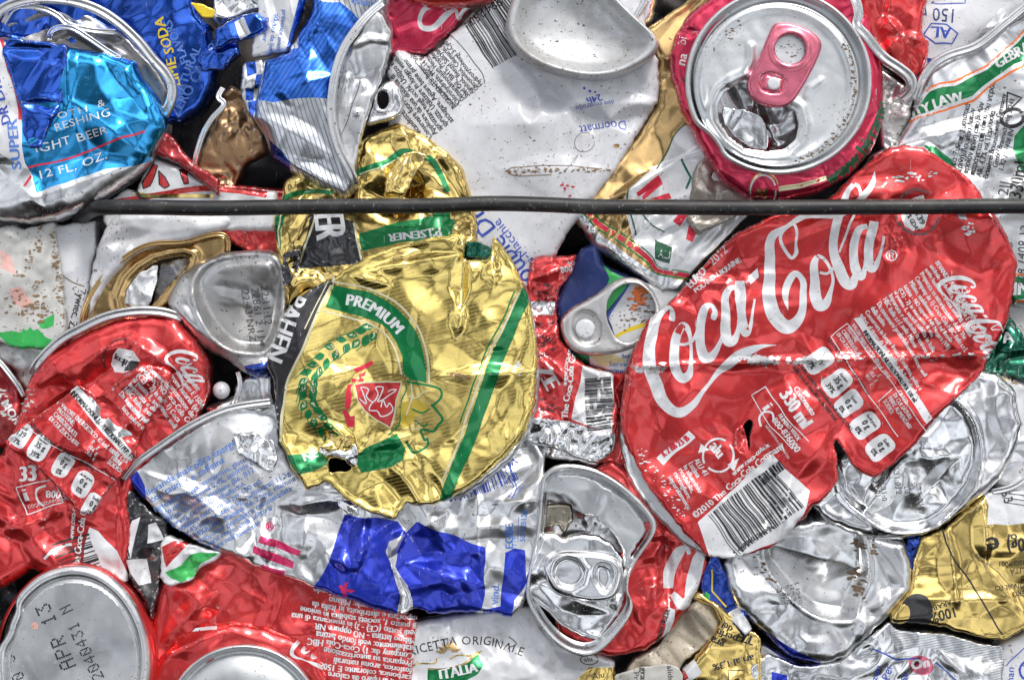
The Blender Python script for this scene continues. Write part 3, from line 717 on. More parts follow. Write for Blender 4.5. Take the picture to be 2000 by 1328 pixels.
tube(t, 'pull_tab', [(x, y, z) for (x, y), z in zip(A1((290,230),(300,190),(350,165),(430,175),(520,230),(600,285),(690,340)), (40, 46, 50, 52, 50, 46, 40))], 5.5, ALU, flat=.6)
# ---------------- scraps at the top
def art(s): s.zone(A1((1318,125),(1368,92),(1415,185),(1360,222)), ALUM)
solo('foil_strip', 'bright blue torn foil strip with a silver band across it, near the top edge', 'foil scrap', A1((1205,290),(1215,170),(1290,120),(1350,90),(1440,68),(1505,110),(1505,170),(1400,220),(1300,240)), BLU, 42, FS, art, seed=51, crum=.12, cell=50, R=8, dome=6, skirt=10)
solo('foil_strip', 'dark blue crumpled star-shaped foil tear below the strip with the silver band', 'foil scrap', A1((1130,300),(1190,260),(1340,235),(1358,300),(1300,345),(1280,375),(1240,404),(1190,390),(1140,405),(1110,340)), BLU, 30, FS, seed=52, crum=.3, cell=40, R=6, dome=6, skirt=20)
solo('label_scrap', 'small flat yellow scrap at the top edge', 'scrap', A1((1070,10),(1150,30),(1218,58),(1212,95),(1150,106),(1110,72)), YEL, 18, seed=53, crum=.08, cell=40, skirt=3)
solo('crushed_foil', 'wrinkled bare silver foil at the top edge beside the yellow scrap', 'foil scrap', A1((1215,-120),(1560,-120),(1540,90),(1440,60),(1345,96),(1240,150),(1195,110),(1200,30)), ALU, 16, FS, seed=54, crum=.3, cell=44, R=10, dome=10)
O = A2((40,-120),(360,-120),(330,40),(290,150),(240,292),(150,300),(30,320),(40,200),(75,100))
def art(s):
    s.zone(stroke(A2((330,-40,40),(290,120,34),(240,290,26))), BLU)
    for i, tx in enumerate(('présence avant de ver', 'adultes de livre', 'ra de ver')): (x, y), = A2((205-44*i, 60+18*i)); s.text(tx, x, y, 13.5, -97, LBINK, bold=.02)
solo('label_scrap', 'narrow silver strip with small blue print beside the blue and silver can, at the top', 'scrap', O, SCR, 34, None, art, seed=55, crum=.16, cell=45, an=2.5, ang=70, R=8, dome=6, skirt=30)
O = A2((-20,360),(100,330),(120,420),(90,560),(50,680),(10,640),(-30,520))
def art(s):
    for P in (A2((0,360),(50,350),(60,420),(10,440)), A2((60,430),(110,420),(90,500),(55,500)), A2((0,500),(50,500),(40,570),(0,570)), A2((10,580),(60,560),(40,670),(20,650))): s.zone(P, BLU)
solo('foil_strip', 'blue and silver chequered foil piece along the left side of the striped can', 'foil scrap', O, ALUM, 36, FS, art, seed=56, crum=.2, cell=36, R=6, dome=5, skirt=40)
# ---------------- blue and silver striped can with crushed lid
O = A2((380,-120),(860,-120),(800,60),(825,190),(820,260),(770,430),(700,620),(650,760),(622,900),(630,1040),(600,1090),(562,1125),(480,1082),(370,1030),(250,960),(140,880),(100,760),(38,660),(60,500),(100,330),(230,292),(300,180),(370,60))
t = thing('drink_can', 'blue and silver finely lined can whose crushed bare lid faces the white aerosol can', 'can', O, 60, BC)
s = sheet(t, 'can_wall', O, SLINE, 66, 61, .11, 100, R=26, dome=34, an=1.6, ang=60, slope=(.04, .0), ridges=((515, 190, 650, 150, 9, 7), (520, 230, 640, 300, 12, 8), (560, 100, 640, 60, 9, -7), (560, 310, 690, 385, 9, 9)))
s.zone(A2((380,-60),(415,15),(530,20),(645,120),(600,210),(520,340),(478,560),(300,560),(150,575),(66,562),(100,440),(120,300),(300,280),(290,200),(340,110)), BLINE)
s.zone(A2((130,780),(200,840),(250,905),(248,962),(140,880)), DBLU)
(x, y), = A2((590, 30)); s.text('epliand.', x, y, 17, -8, LBINK, bold=.02); (x, y), = A2((655, -8)); s.text('e', x, y, 17, -8, LBINK)
s.build()
O2 = A2((735,40),(775,100),(825,190),(818,270),(770,430),(700,620),(655,760),(625,900),(612,1000),(545,850),(505,700),(505,520),(545,370),(610,240))
s = sheet(t, 'crushed_lid', O2, ALUM, 78, 62, .07, 80, R=8, dome=8, skirt=10, fn=addf(beadfn(A2((575,450),(560,530),(555,600)), 0, 8, 6, False), beadfn(A2((625,640),(628,642)), 0, 7, 7, False), beadfn(A2((660,480),(665,500)), 0, 7, 6, False), beadfn(A2((620,260),(700,230),(790,240)), 0, 7, 8, False)))
s.line(A2((645,450),(620,560),(540,760)), 1.3, BLK, True); s.build()
tube(t, 'lid_rim', [(x, y, z) for (x, y), z in zip(A2((770,30),(700,90),(640,160),(565,270),(515,400),(490,560),(492,690),(530,840),(595,970),(618,1040)), (76, 80, 84, 86, 88, 90, 90, 88, 82, 70))], 8.5, ALUM, ns=10, flat=.8)
# ---------------- loose tab
O = A2((676,712),(700,600),(728,520),(762,478),(822,448),(884,510),(892,600),(862,658),(770,688),(720,706))
Hh = A2((738,532),(762,510),(800,520),(810,580),(782,620),(748,612))
def art(s): pass
solo('pull_tab', 'small loose silver ring tab lying between the striped can and the white aerosol can', 'ring tab', O, ALU, 60, None, None, seed=65, crum=.04, cell=40, R=9, dome=8, skirt=12, step=3, sm=2, holes=(Hh,), fn=addf(beadfn(Hh, 4, 4, 4), beadfn(A2((700,690),(770,672),(850,650)), 0, 4, 4, False)))
# ---------------- brown gold can with silver rim
O = A1((1105,930),(1120,860),(1160,780),(1210,660),(1262,600),(1250,540),(1300,480),(1380,520),(1420,640),(1500,780),(1500,860),(1370,930),(1320,1060),(1180,1040))
t = thing('drink_can', 'small brownish gold can with a curved silver rim in the dark gap above the wire', 'can', O, 0, GC)
sheet(t, 'can_wall', O, BRZ, 2, 66, .3, 42, R=8, dome=10).build()
tube(t, 'lid_rim', [(x, y, z) for (x, y), z in zip(A1((1262,500),(1238,555),(1270,598),(1200,680),(1150,765),(1115,870),(1100,940)), (14, 20, 24, 24, 22, 18, 10))], 5.5, ALUM, flat=.6)
# ---------------- red, white and black pieces above the wire
O = A1((560,1190),(660,1100),(720,1060),(760,1080),(830,940),(872,890),(1000,930),(1130,1010),(1230,1050),(1560,1075),(1560,1300),(600,1300))
t = None
def art(s):
    for P in (A1((800,1030),(860,920),(885,935),(845,1050),(810,1070)), A1((890,960),(930,1000),(960,1050),(930,1065),(895,1040)), A1((1015,960),(1050,965),(1065,1035),(1040,1040))): s.zone(P, RED); s.line(P+[P[0]], 2.4, BLK)
    s.zone(stroke(A1((640,1150,40),(900,1100,30),(1200,1060,34),(1500,1100,40))), RED); s.line(A1((740,1090),(850,1110),(1200,1105)), 7, GOLD); s.line(A1((750,1060),(790,1110),(830,1120)), 8, BLK)
solo('drink_can', 'flattened white, red and black can wedged just above the left part of the wire', 'can', O, WHT, 22, RC, art, seed=67, crum=.2, cell=60, an=1.8, ang=-20, R=10, dome=14)
solo('foil_strip', 'narrow folded red ribbon of metal running down beside the light blue can', 'foil scrap', A1((930,736),(985,790),(1050,880),(1110,930),(1170,965),(1236,1012),(1232,1112),(1200,1090),(1120,1015),(1000,925),(870,870),(885,800)), DRED, 40, FS, seed=68, crum=.2, cell=40, R=8, dome=8, skirt=30)
O = [(385, 372), (430, 358), (480, 362), (575, 372), (590, 420), (560, 500), (500, 500), (440, 470), (395, 440)]
def art(s): s.zone(stroke([(470, 430, 18), (510, 425, 26), (560, 415, 20)]), SCR)
solo('drink_can', 'dark red crumpled can end showing above and below the wire left of the gold can', 'can', O, RED, 8, RC, art, seed=69, crum=.24, cell=50, R=14, dome=16)
# ---------------- gold can with green band, behind the big gold disc
O = [(690, 400), (695, 310), (705, 272), (745, 252), (779, 240), (826, 263), (870, 295), (900, 325), (918, 375), (930, 430), (934, 475), (900, 500), (870, 570), (700, 580), (600, 565), (562, 600), (548, 540), (538, 480), (535, 430), (548, 395), (556, 350), (600, 330), (650, 340)]
t = thing('drink_can', 'crumpled gold and green can crossed by the wire, above the big gold disc', 'can', O, 40, GC)
s = sheet(t, 'can_wall', O, GOLD, 52, 71, .17, 62, R=24, dome=22, ridges=((779, 240, 815, 320, 7, 12), (815, 320, 900, 300, 7, 8), (720, 300, 800, 400, 10, 10), (760, 330, 870, 380, 8, -12), (650, 540, 860, 480, 6, 8)), dents=((780, 385, 34, -30), (610, 385, 30, -10), (850, 420, 25, -16)))
g = stroke(A2((560,1010,38),(680,965,42),(780,925,46),(880,872,46),(960,882,40),(1040,905,38),(1095,985,34),(1140,1085,34)))
s.zone(g, GRN); s.line(A2((600,1005),(750,955),(880,893),(960,908)), 3, CREAM, True); s.zone(stroke(A2((190,1130,30),(300,1090,30),(400,1080,26),(500,1085,24))), GRN)
s.zone(B2((165,60),(230,60),(195,150),(200,260),(180,230),(158,140)), GRN); s.line(B2((205,60),(180,150),(190,240)), 3, CREAM)
s.zone(B2((372,30),(470,50),(600,90),(640,200),(668,320),(640,332),(480,342),(300,365),(285,330),(340,200)), BLKP)
s.line(B2((400,50),(350,200),(310,330)), 4, CREAM); s.line(B2((605,100),(640,220),(655,318)), 4, CREAM)
(x, y), = B2((385, 55)); s.text('ER', x, y, 84, -84, WHT, xs=.56, bold=.03)
s.zone(B2((640,165),(760,130),(860,95),(1030,70),(1185,85),(1150,170),(1090,205),(900,215),(740,240),(660,262)), GRN)
(x, y), = B2((1100, 130)); s.text('PILSENER', x, y, 24, 187, WHT, bold=.05, xs=1.05)
s.zone(B2((1050,30),(1145,30),(1150,110),(1060,100)), GRN); s.build()
O2 = B2((215,280),(290,240),(320,260),(300,360),(270,440),(215,460))
sheet(t, 'torn_flap', O2, BLKP, 62, 72, .35, 24, R=4, dome=4, skirt=20, step=4).zone(B2((240,300),(290,290),(270,380)), GOLD).build()
sheet(t, 'torn_flap', A2((780,1110),(800,990),(880,880),(960,860),(1030,890),(950,1000),(900,1110)), GOLD, 76, 73, .22, 40, R=5, dome=5, skirt=20, ridges=((760, 380, 800, 305, 4, 8),)).build()
sheet(t, 'torn_flap', B2((1240,205),(1330,220),(1385,240),(1365,300),(1300,290),(1245,300)), DGRN, 60, 74, .14, 40, skirt=16, step=4).build()
# ---------------- white aerosol can
O = [(1250, -110), (960, -110), (962, -10), (925, 30), (880, 66), (862, 88), (828, 112), (776, 94), (756, 140), (760, 210), (760, 330), (900, 420), (940, 580), (1030, 575), (1072, 520), (1116, 442), (1160, 388), (1200, 338), (1240, 270), (1275, 214), (1288, 186), (1286, 120), (1262, 60)]
t = thing('aerosol_can', 'white crushed aerosol can with a barcode, small black print and a dented grey base', 'aerosol can', O, 30)
s = sheet(t, 'can_wall', O, WHTC, 30, 81, .05, 150, R=30, dome=22, dents=((1060, 175, 38, -14), (1035, 235, 26, 10), (1110, 180, 60, 12), (1100, 380, 80, 8)), ridges=((1050, 150, 1120, 205, 8, -12), (1120, 205, 1285, 200, 10, 10), (985, 110, 1060, 200, 8, 8), (1045, 190, 1035, 240, 6, -8), (1060, 165, 1110, 215, 9, -16), (1110, 215, 1190, 240, 9, -14), (1190, 240, 1282, 214, 8, -12), (985, 330, 1180, 332, 12, 5)))
s.bars(903, 40, 32, 100, 112, BLK, 26, 12); s.text('994257', 978, -6, 27, 212, BLK); s.text('8', 1003, -12, 27, 212, BLK)
ing = ['INGREDIENTS: Butane, Isobutane, Propane,', 'Chlorohydrate, PPG-14 Butyl Ether,', 'Distearalmonium Hectorite, Dimethicone', 'Seed Oil, BHT, Propylene Carbonate, Cetearyl', 'Alcohol, Benzyl Salicylate, Butylphenyl', 'Citronellol, Coumarin, Geraniol,', 'Hydroxyisohexyl 3-Cyclohexene']
s.lines(ing, 893, 209, 14.5, 130, 11.2, BLK, xs=.8, bold=.015)
s.lines(['Conservare fuori dalla portata. Non', 'Applicare da una distanza di 15 cm', 'spruzzare negli occhi. Utilizzo esterno', 'spruzzi. Utilizzare in luogo ventilato', 'asciugare. Agitare bene prima'], 848, 266, 15.5, 128, 12.5, BLK, xs=.82, bold=.015)
s.lines(['incandescente. a 50 °C'], 824, 258, 15, 128, 12, BLK, xs=.82, bold=.015)
s.line(A2((950,345),(1190,605),(1245,500),(1330,488)), 1.3, BLK); s.line(A2((1350,480),(1330,410),(1240,290),(1140,180)), 1.3, BLK, True)
s.text('Double Dry', 1068, 566, 50, 129, BINK, xs=.95, bold=.01); s.text('Anti-Macchie', 1066, 535, 27, 130, BINK)
s.text('24h', 1172, 184, 20, 196, BINK, bold=.03); s.text('deo controllo', 1196, 196, 13, 190, BINK); s.text('Doormatt', 1222, 235, 25, 187, BINK, xs=.9)
s.poly(ell(1142, 173, 3, 3, 0, 10), BINK); s.poly(ell(1153, 178, 3, 3, 0, 10), BINK); s.poly(ell(1163, 180, 2.4, 2.4, 0, 10), BINK)
s.line(ell(1140, 278, 18, 19, 0, 20), 1, GRYINK); s.line([(1100, 340), (1130, 300), (1120, 320)], .8, GRYINK)
chips(s, [(992, 335), (1180, 332)], 90, 3, 3, met('brown_stain', (.22, .14, .07), 0, .7, 0, 0, .3), 5); s.line(A3((35,960),(60,945),(150,940),(330,938),(560,950)), 1.4, met('brown_stain', (0, 0, 0)), True); s.line(A3((40,975),(100,992),(280,990)), 1.6, _m['brown_stain'], True)
chips(s, A3((350,1045),(375,1110)), 14, 3, 3, RINK, 9); chips(s, A3((650,820),(640,835)), 2, 2, 5, BGOLD, 3)
s.build()
R_ = A3((230,-170),(90,-20),(45,110),(38,200),(80,290),(200,378),(350,428),(500,452),(650,432),(790,362),(862,285),(850,220),(760,140),(640,20),(520,-120))
cB = cap(A3, (460, 150))
polar(t, 'can_base', R_, [(1.05, -48), (1.045, -22), (1.03, -10), (1.0, -1), (.965, 2), (.93, 0), (.895, -7), (.84, -19), (.72, -34), (.5, -44), (.25, -48), (.02, -49)], 84, met('dusty_white_base', (.55, .56, .57), .45, .38, .2, .4, 1.3), c=cB, wob=3, n=160)
tg = Sheet(t, 'base_print', A3((300,280),(600,260),(610,420),(300,400)), _m['dusty_white_base'], HF(60.5, seed=3, crum=.01, slope=(0, .05), c=(1130, 118)), skirt=0)
tg.text('06.44', 1155, 103, 20, 192, BINK, bold=.02); tg.text('S/11:81', 1172, 118, 17, 200, BINK, bold=.02); tg.text('44', 1110, 112, 19, 190, BINK, bold=.02)
# only the print itself, laid on the dish
tg.th = t; V = np.concatenate(tg.V); T = np.concatenate(tg.T)
V3 = np.column_stack([V, np.full(len(V), 84-46)]); a_, b_, d_ = V[T[:, 0]], V[T[:, 1]], V[T[:, 2]]
q = (b_[:, 0]-a_[:, 0])*(d_[:, 1]-a_[:, 1])-(b_[:, 1]-a_[:, 1])*(d_[:, 0]-a_[:, 0]); T[q > 0] = T[q > 0][:, ::-1]
V3[:, 2] += np.clip((V[:, 1]-100)*.25, 0, 20); mkmesh('date_print', V3, T, [BINK], [0]*len(T), t, [0]*len(V3))
# ---------------- red pieces at the top edge
O = A2((760,-120),(1500,-120),(1300,20),(1230,100),(1150,190),(1000,312),(900,292),(820,330),(790,300),(830,200),(775,110))
def art(s): s.zone(stroke(A2((1400,-30,20),(1240,50,26),(1200,110,18),(1180,60,20),(1130,90,36),(1060,160,34),(1000,158,26),(982,118,24),(1010,60,26),(1080,30,36),(1130,60,10))), SCR)
solo('drink_can', 'red can with a silver script curl, behind the barcode of the white aerosol can', 'can', O, PINK, 16, RC, art, seed=91, crum=.08, cell=90, R=16, dome=16, slope=(.1, .05))
solo('drink_can', 'red can edge at the very top, above the red can with the silver curl', 'can', A2((810,-140),(1460,-140),(1390,8),(1250,32),(1080,38),(930,10)), RED, 60, RC, seed=92, crum=.06, cell=90, R=22, dome=30)
O = A3((560,-140),(900,-140),(872,30),(850,120),(786,168),(740,130),(660,60))
t = thing('drink_can', 'dark dented silver can behind the base of the white aerosol can, at the top edge', 'can', O, 5, SC_)
sheet(t, 'can_wall', O, ALUM, 8, 93, .1, 70, R=20, dome=20).build()
tube(t, 'lid_rim', [(x, y, z) for (x, y), z in zip(A3((830,-60),(800,20),(760,90),(735,140)), (24, 26, 26, 22))], 6, ALUM, flat=.6)
# ---------------- gold and white can around the lid of the crimson one
O = [(1258, 58), (1330, 10), (1420, -60), (1440, 200), (1480, 380), (1462, 420), (1420, 470), (1345, 545), (1332, 572), (1290, 572), (1262, 548), (1205, 512), (1160, 480), (1124, 432), (1118, 405), (1160, 374), (1200, 318), (1248, 262), (1283, 205), (1286, 120)]
t = thing('drink_can', 'crumpled gold, white and red can between the white aerosol can and the crimson can', O, 0, GC) if False else Thing('drink_can', 'crumpled gold, white and red can between the white aerosol can and the crimson can', 'can', 1290, 320, 10, GC)
s = sheet(t, 'can_wall', O, BGOLD, 16, 101, .20, 66, R=14, dome=16, ang=-50, an=1.6, ridges=((1180, 400, 1330, 310, 5, 9), (1330, 310, 1440, 270, 5, 7), (1250, 540, 1130, 425, 10, 6), (1280, 470, 1380, 420, 6, -8)), dents=((1300, 150, 30, -10),))
s.zone([(1329, 250), (1362, 236), (1440, 200), (1480, 380), (1462, 420), (1400, 480), (1345, 540), (1290, 530), (1262, 500), (1238, 470), (1226, 430), (1216, 395), (1226, 374), (1262, 340), (1296, 312)], SCR)
s.zone([(1118, 400), (1150, 470), (1200, 530), (1262, 560), (1340, 590), (1345, 552), (1320, 548), (1270, 530), (1215, 490), (1180, 465), (1150, 430), (1128, 408)], ALUM)
for off, m, w_ in ((0, GRN, 3), (7, RINK, 9), (14, GRN, 2.5)):
    s.line([(1132+off, 405-off*.3), (1160+off, 440-off*.6), (1215+off*.7, 478-off), (1262+off*.6, 512-off), (1282+off*.5, 536-off), (1345, 548-off)], w_, m, True)
s.line(A3((1035,700),(1000,735),(930,850),(870,950)), 2.6, GINK, True); s.line(A3((712,1070),(705,1130),(740,1250),(760,1330)), 3, GINK, True)
for P in (A3((757,1092),(880,988),(905,1040),(850,1085),(800,1130),(790,1110),(820,1075),(770,1112)), A3((830,1128),(945,1090),(960,1120),(900,1135)), A3((1160,1130),(1190,1100),(1290,1120),(1250,1135))): s.poly(P, RINK)
for P in (B3((968,90),(1000,58),(1048,62),(1010,118)), B3((1040,190),(1065,90),(1150,85),(1200,125),(1170,140),(1120,110),(1080,205))): s.poly(P, RINK)
s.zone(B3((868,200),(960,240),(940,330),(862,300)), GINK); (x, y), = B3((880, 290)); s.text('ALI', x, y, 20, -12, WHT, xs=.8)
s.line(B3((790,50),(850,110),(920,150)), 2.4, GINK, True); s.line(A3((1010,900),(1060,1000),(1040,1060)), 4, DGRN)
s.text('Forte', 1282, 205, 15, 70, GINK, bold=.02); s.text('frem', 1290, 170, 14, 66, GINK)
s.build()
sheet(t, 'clear_film', A3((1080,960),(1150,880),(1250,980),(1420,1140),(1400,1180),(1100,1330),(1040,1250)), met('brownish_film', (.30, .27, .24), .5, .25, .8, .3, .6), 26, 103, .22, 40, R=5, dome=4, skirt=8).build()
# ---------------- crimson can, lid facing out
O = [(1322, 70), (1350, 25), (1400, -10), (1450, -60), (1640, -80), (1700, 40), (1724, 140), (1727, 230), (1705, 290), (1662, 340), (1600, 374), (1530, 391), (1460, 384), (1412, 352), (1372, 290), (1335, 220), (1316, 150), (1311, 110)]
t = Thing('drink_can', 'crimson beer can seen on its round open lid, with a pink ring tab', 'can', 1520, 165, 60, RC)
s = sheet(t, 'can_wall', O, PINK, 66, 111, .09, 64, R=26, dome=26, ridges=((1412, 330, 1600, 350, 8, 5), (1640, 330, 1715, 220, 8, 6), (1315, 60, 1370, 66, 4, -8)), holes=(ell(1520, 164, 166, 166, 0, 44),))
s.arc('www.birramo', 1520, 165, 218, -63, 40, GINK, cw=False, bold=.05, sp=1.02, xs=.9)
s.text('ing', 1346, 163, 26, 66, GINK, bold=.04); s.text('na', 1338, 130, 26, 70, SCR, bold=.02); s.text('bi', 1342, 90, 22, 80, SCR)
s.line([(p[0], p[1]) for p in ell(1490, 372, 26, 32, -5, 20)], 3.4, SCR); s.line([(p[0], p[1]) for p in ell(1492, 372, 30, 36, -5, 20)], 2.4, GOLD)
s.text('M', 1476, 385, 30, 0, GOLD, bold=.03); s.line([(1522, 367), (1570, 358), (1612, 344)], 9, CREAM, True); s.line([(1524, 366), (1570, 357), (1610, 344)], 1.2, BGOLD)
s.zone([(1700, 300), (1735, 260), (1735, 320), (1660, 372), (1640, 370)], DGRN)
s.build()
RING = [(p[0]+(-3 if 190 > 0 else 0), p[1]) for p in ell(1521, 163, 179, 178, 0, 40)]
RING = [(x+(10 if (x < 1400 and y > 255) else 0), y-(6 if (x < 1400 and y > 255) else 0)) for x, y in RING]
polar(t, 'lid_rim', RING, [(1.0, -34), (1.005, -10), (1.0, -3), (.985, 0), (.965, -1), (.95, -7), (.942, -24), (.925, -30), (.90, -31), (.885, -28), (.872, -18), (.862, -14), (.845, -14)], 96, SATIN, c=(1517, 165), n=180, wob=1.0, sm=1)
AP = [(1404, 236), (1402, 208), (1412, 186), (1432, 170), (1452, 162), (1480, 196), (1530, 206), (1551, 218), (1558, 244), (1552, 272), (1530, 291), (1494, 296), (1455, 290), (1424, 268)]
PN = ell(1514, 167, 158, 157, 0, 60)
s = Sheet(t, 'lid_panel', PN, SATIN, HF(80, seed=112, crum=.012, cell=90, fn=addf(beadfn(AP, 14, 7, 6), beadfn([(1425, 165), (1452, 150), (1466, 120), (1466, 95)], 0, 6, 6, False), beadfn([(1572, 190), (1580, 175), (1600, 160)], 0, 5, 4, False), lambda x, y: 4*np.exp(-((np.hypot(x-1514, y-167)-146)/8)**2))), sm=1, step=3.6, holes=(AP,), jag=.1, warp=0, skirt=9, edgew=.3)
chips(s, ell(1514, 167, 153, 152, 0, 30, -30, 75), 150, 2, 3.2, DIRT, 5); chips(s, [(1415, 75), (1450, 60), (1440, 90)], 26, 8, 2.2, DIRT, 6); chips(s, [(1520, 90), (1560, 110)], 26, 8, 2, DIRT, 7)
s.build()
sheet(t, 'inner_foil', [(1385, 150), (1575, 150), (1585, 250), (1560, 310), (1450, 315), (1385, 260)], ALU, 24, 113, .12, 90, skirt=5, step=4, ridges=((1500, 300, 1480, 190, 5, 14), (1440, 220, 1520, 280, 6, 10))).build()
sheet(t, 'pushed_in_flap', [(1410, 212), (1420, 209), (1440, 214), (1452, 210), (1476, 222), (1490, 232), (1504, 262), (1500, 292), (1470, 288), (1432, 264), (1414, 238)], ALU, 58, 114, .10, 50, skirt=2, step=3, edge=BLKP).build()
TB = [(1506, 54), (1517, 49), (1542, 50), (1566, 58), (1588, 70), (1601, 86), (1600, 103), (1584, 139), (1562, 178), (1544, 204), (1526, 213), (1500, 212), (1479, 205), (1462, 192), (1455, 172), (1460, 152), (1476, 126), (1494, 84)]
RH = ell(1540, 101, 30, 29, 0, 26)
tb = Sheet(t, 'pull_tab', TB, PTAB, HF(94, seed=115, crum=.01, cell=60, R=8, dome=7, fn=addf(beadfn(RH, 5, 4, 3.5), bowlfn([(1486, 138), (1540, 156), (1524, 192), (1474, 180)], 5, 5))), sm=2, step=3, holes=(RH,), jag=.1, warp=0, skirt=8, edgew=.15).build()
sheet(t, 'rivet_plate', [(1489, 150), (1528, 157), (1522, 184), (1482, 178)], PTAB, 92, 116, .01, 60, skirt=4, step=4, parent=tb, R=4, dome=3).build()
button(t, 'rivet', 1508, 167, 93, 12.5, WHTC, tb, 4)
# ---------------- red can and its bent rim, top right
O = A4((480,-140),(1000,-140),(940,60),(922,180),(945,205),(970,240),(960,310),(925,400),(880,460),(820,440),(700,330),(620,220),(560,120))
t = Thing('drink_can', 'bright red crumpled can with a long bent silver rim, beside the crimson can', 'can', 1730, 60, 20, RC)
sheet(t, 'can_wall', O, RED, 30, 121, .22, 70, R=14, dome=14, an=1.5, ang=60, ridges=((1725, 30, 1760, 70, 5, 10), (1760, 70, 1800, 80, 5, 8), (1720, 110, 1760, 70, 6, 8), (1727, -60, 1727, 40, 5, -10))).build()
tube(t, 'lid_rim', [(x, y, z) for (x, y), z in zip(A4((490,-60),(535,20),(552,90),(545,160),(600,225),(660,300),(710,350),(780,395),(835,440),(855,490),(840,535),(800,570)), (60, 66, 68, 68, 68, 66, 66, 64, 62, 58, 50, 40))], 9.5, ALUM, flat=.8)
solo('crushed_foil', 'dark shiny wrinkled foil in the gap under the bent silver rim', 'foil scrap', A4((620,320),(700,390),(850,500),(888,500),(870,640),(800,780),(745,870),(705,840),(680,640),(630,500)), ALUD, 22, FS, seed=122, crum=.4, cell=34, R=8, dome=10, skirt=40, step=4)
# ---------------- white can, upside-down print
O = A4((880,-140),(1580,-140),(1560,20),(1430,90),(1300,180),(1150,300),(1000,370),(900,480),(850,460),(900,300))
def art(s):
    (x, y), = A4((1120, 50)); s.text('150 ml', x, y, 40, 176, NAVY, xs=.8)
    H6 = A4((940,200),(975,135),(1060,140),(1125,185),(1095,245),(1000,250)); s.line(H6+[H6[0]], 2.6, BINK); (x, y), = A4((1085, 160)); s.text('AL', x, y, 32, 176, BINK, bold=.03)
    s.line(A4((980,15),(1165,15),(1165,-60)), 2, BINK); s.zone(A4((958,330),(1010,335),(985,370),(960,372)), BLU); s.zone(A4((925,375),(950,385),(960,440),(900,440)), BLU)
solo('drink_can', 'white can with blue upside-down print at the top edge, right of the red can', 'can', O, WHTC, -2, WC, art, seed=123, crum=.07, cell=80, R=20, dome=20)
solo('label_scrap', 'sliver of yellow printed sheet at the top edge near the right corner', 'scrap', [(1925, -100), (2050, -100), (2050, 10), (1985, 22), (1960, -5), (1930, 5)], YEL, -18, seed=124, crum=.1)
# ---------------- silver and green beer can, right edge
O = [(2100, -40), (2010, 6), (1950, 50), (1896, 93), (1844, 114), (1812, 136), (1792, 173), (1781, 225), (1741, 296), (1795, 290), (1850, 360), (1910, 450), (1960, 560), (1975, 592), (2000, 600), (2100, 600)]
t = Thing('drink_can', 'silver beer can with a green and orange banded stripe and black print, right edge', 'can', 1930, 280, 20, SC_)
s = sheet(t, 'can_wall', O, ALUM, 36, 131, .13, 80, R=22, dome=24, ang=20, an=1.5, ridges=((1745, 290, 2000, 215, 7, 9), (1800, 250, 2000, 190, 14, -8), (1900, 330, 2000, 300, 8, 7), (1850, 200, 1960, 110, 16, 6), (1930, 420, 2020, 330, 6, 9)))
s.zone(A4((860,700),(890,620),(960,525),(1100,490),(1280,402),(1420,285),(1500,200),(1700,60),(1700,210),(1500,340),(1440,372),(1330,445),(1200,545),(1050,605),(900,655)), GRN)
s.line(A4((930,545),(965,515),(1100,480),(1280,390),(1420,272),(1500,188),(1700,50)), 6, SCR); s.line(A4((950,520),(975,500),(1100,465),(1280,378),(1420,258),(1500,172),(1700,30)), 4, ORG)
s.line(A4((860,680),(1050,618),(1200,557),(1330,457),(1450,380),(1700,220)), 6, SCR); s.line(A4((850,695),(900,670),(1050,632),(1205,572),(1335,470),(1460,395),(1700,235)), 4, ORG)
(x, y), = A4((870, 662)); s.text('ITY LAW', x, y, 29, 17, WHT, xs=.88, bold=.05); (x, y), = A4((1345, 398)); s.text('GEBRAUT', x, y, 29, 31, WHT, xs=.9, bold=.05)
s.lines(['τικά: Ζυθοπ. Συστατικά', 'κριθή, Λουκίου Λυκών', 'προϊόν κριθή από βυνών', 'παράγεται επί τόπου του νερού', 'Alk. 4,7% vol. Παρ/ουσία', 'Brauerei Braunschweig, Germany'], 1862, 335, 15, 77, 13, BLK, xs=.82, bold=.03)
s.lines(['GmbH Braunschweig 38241', 'L.12 11 1408 IN'], 1942, 330, 15, 74, 14, BLK, xs=.82, bold=.02)
s.text('330ml', 1990, 392, 36, 80, BLK, xs=.85, bold=.01); s.text('12||', 1962, 400, 30, 80, BLK); s.text('408 1408 13', 1997, 560, 24, 86, BLK); s.text('L:27 B', 1972, 520, 18, 84, BLK)
s.line(A4((1395,530),(1480,560),(1395,640),(1400,535)), 3, BLK); s.line(ell(1974, 233, 21, 17, -15, 22), 7, BLKP)
s.zone(A4((1500,700),(1440,770),(1430,860),(1500,990),(1700,1000),(1700,700)), GRN); s.zone(A4((930,820),(980,825),(1080,900),(1120,960),(1050,930)), GRN); s.zone([(1960, 542), (2100, 535), (2100, 580), (1975, 584)], GRN); s.line([(1958, 538), (2100, 530)], 4, ORG); s.line([(1970, 588), (2100, 586)], 4, ORG); s.text('IN', 1975, 575, 34, 2, WHT, bold=.05)
s.build()
tube(t, 'lid_rim', [(x, y, z) for (x, y), z in zip(A4((1700,-110),(1560,-10),(1470,70),(1360,160),(1220,270),(1060,325),(970,385),(915,470),(880,570)), (50, 54, 54, 54, 52, 48, 46, 42, 34))], 8, ALUM, flat=.8)
sheet(t, 'torn_flap', A4((1245,190),(1300,130),(1350,60),(1390,80),(1340,160)), WHT, 52, 132, .2, 30, skirt=5, step=4).build()
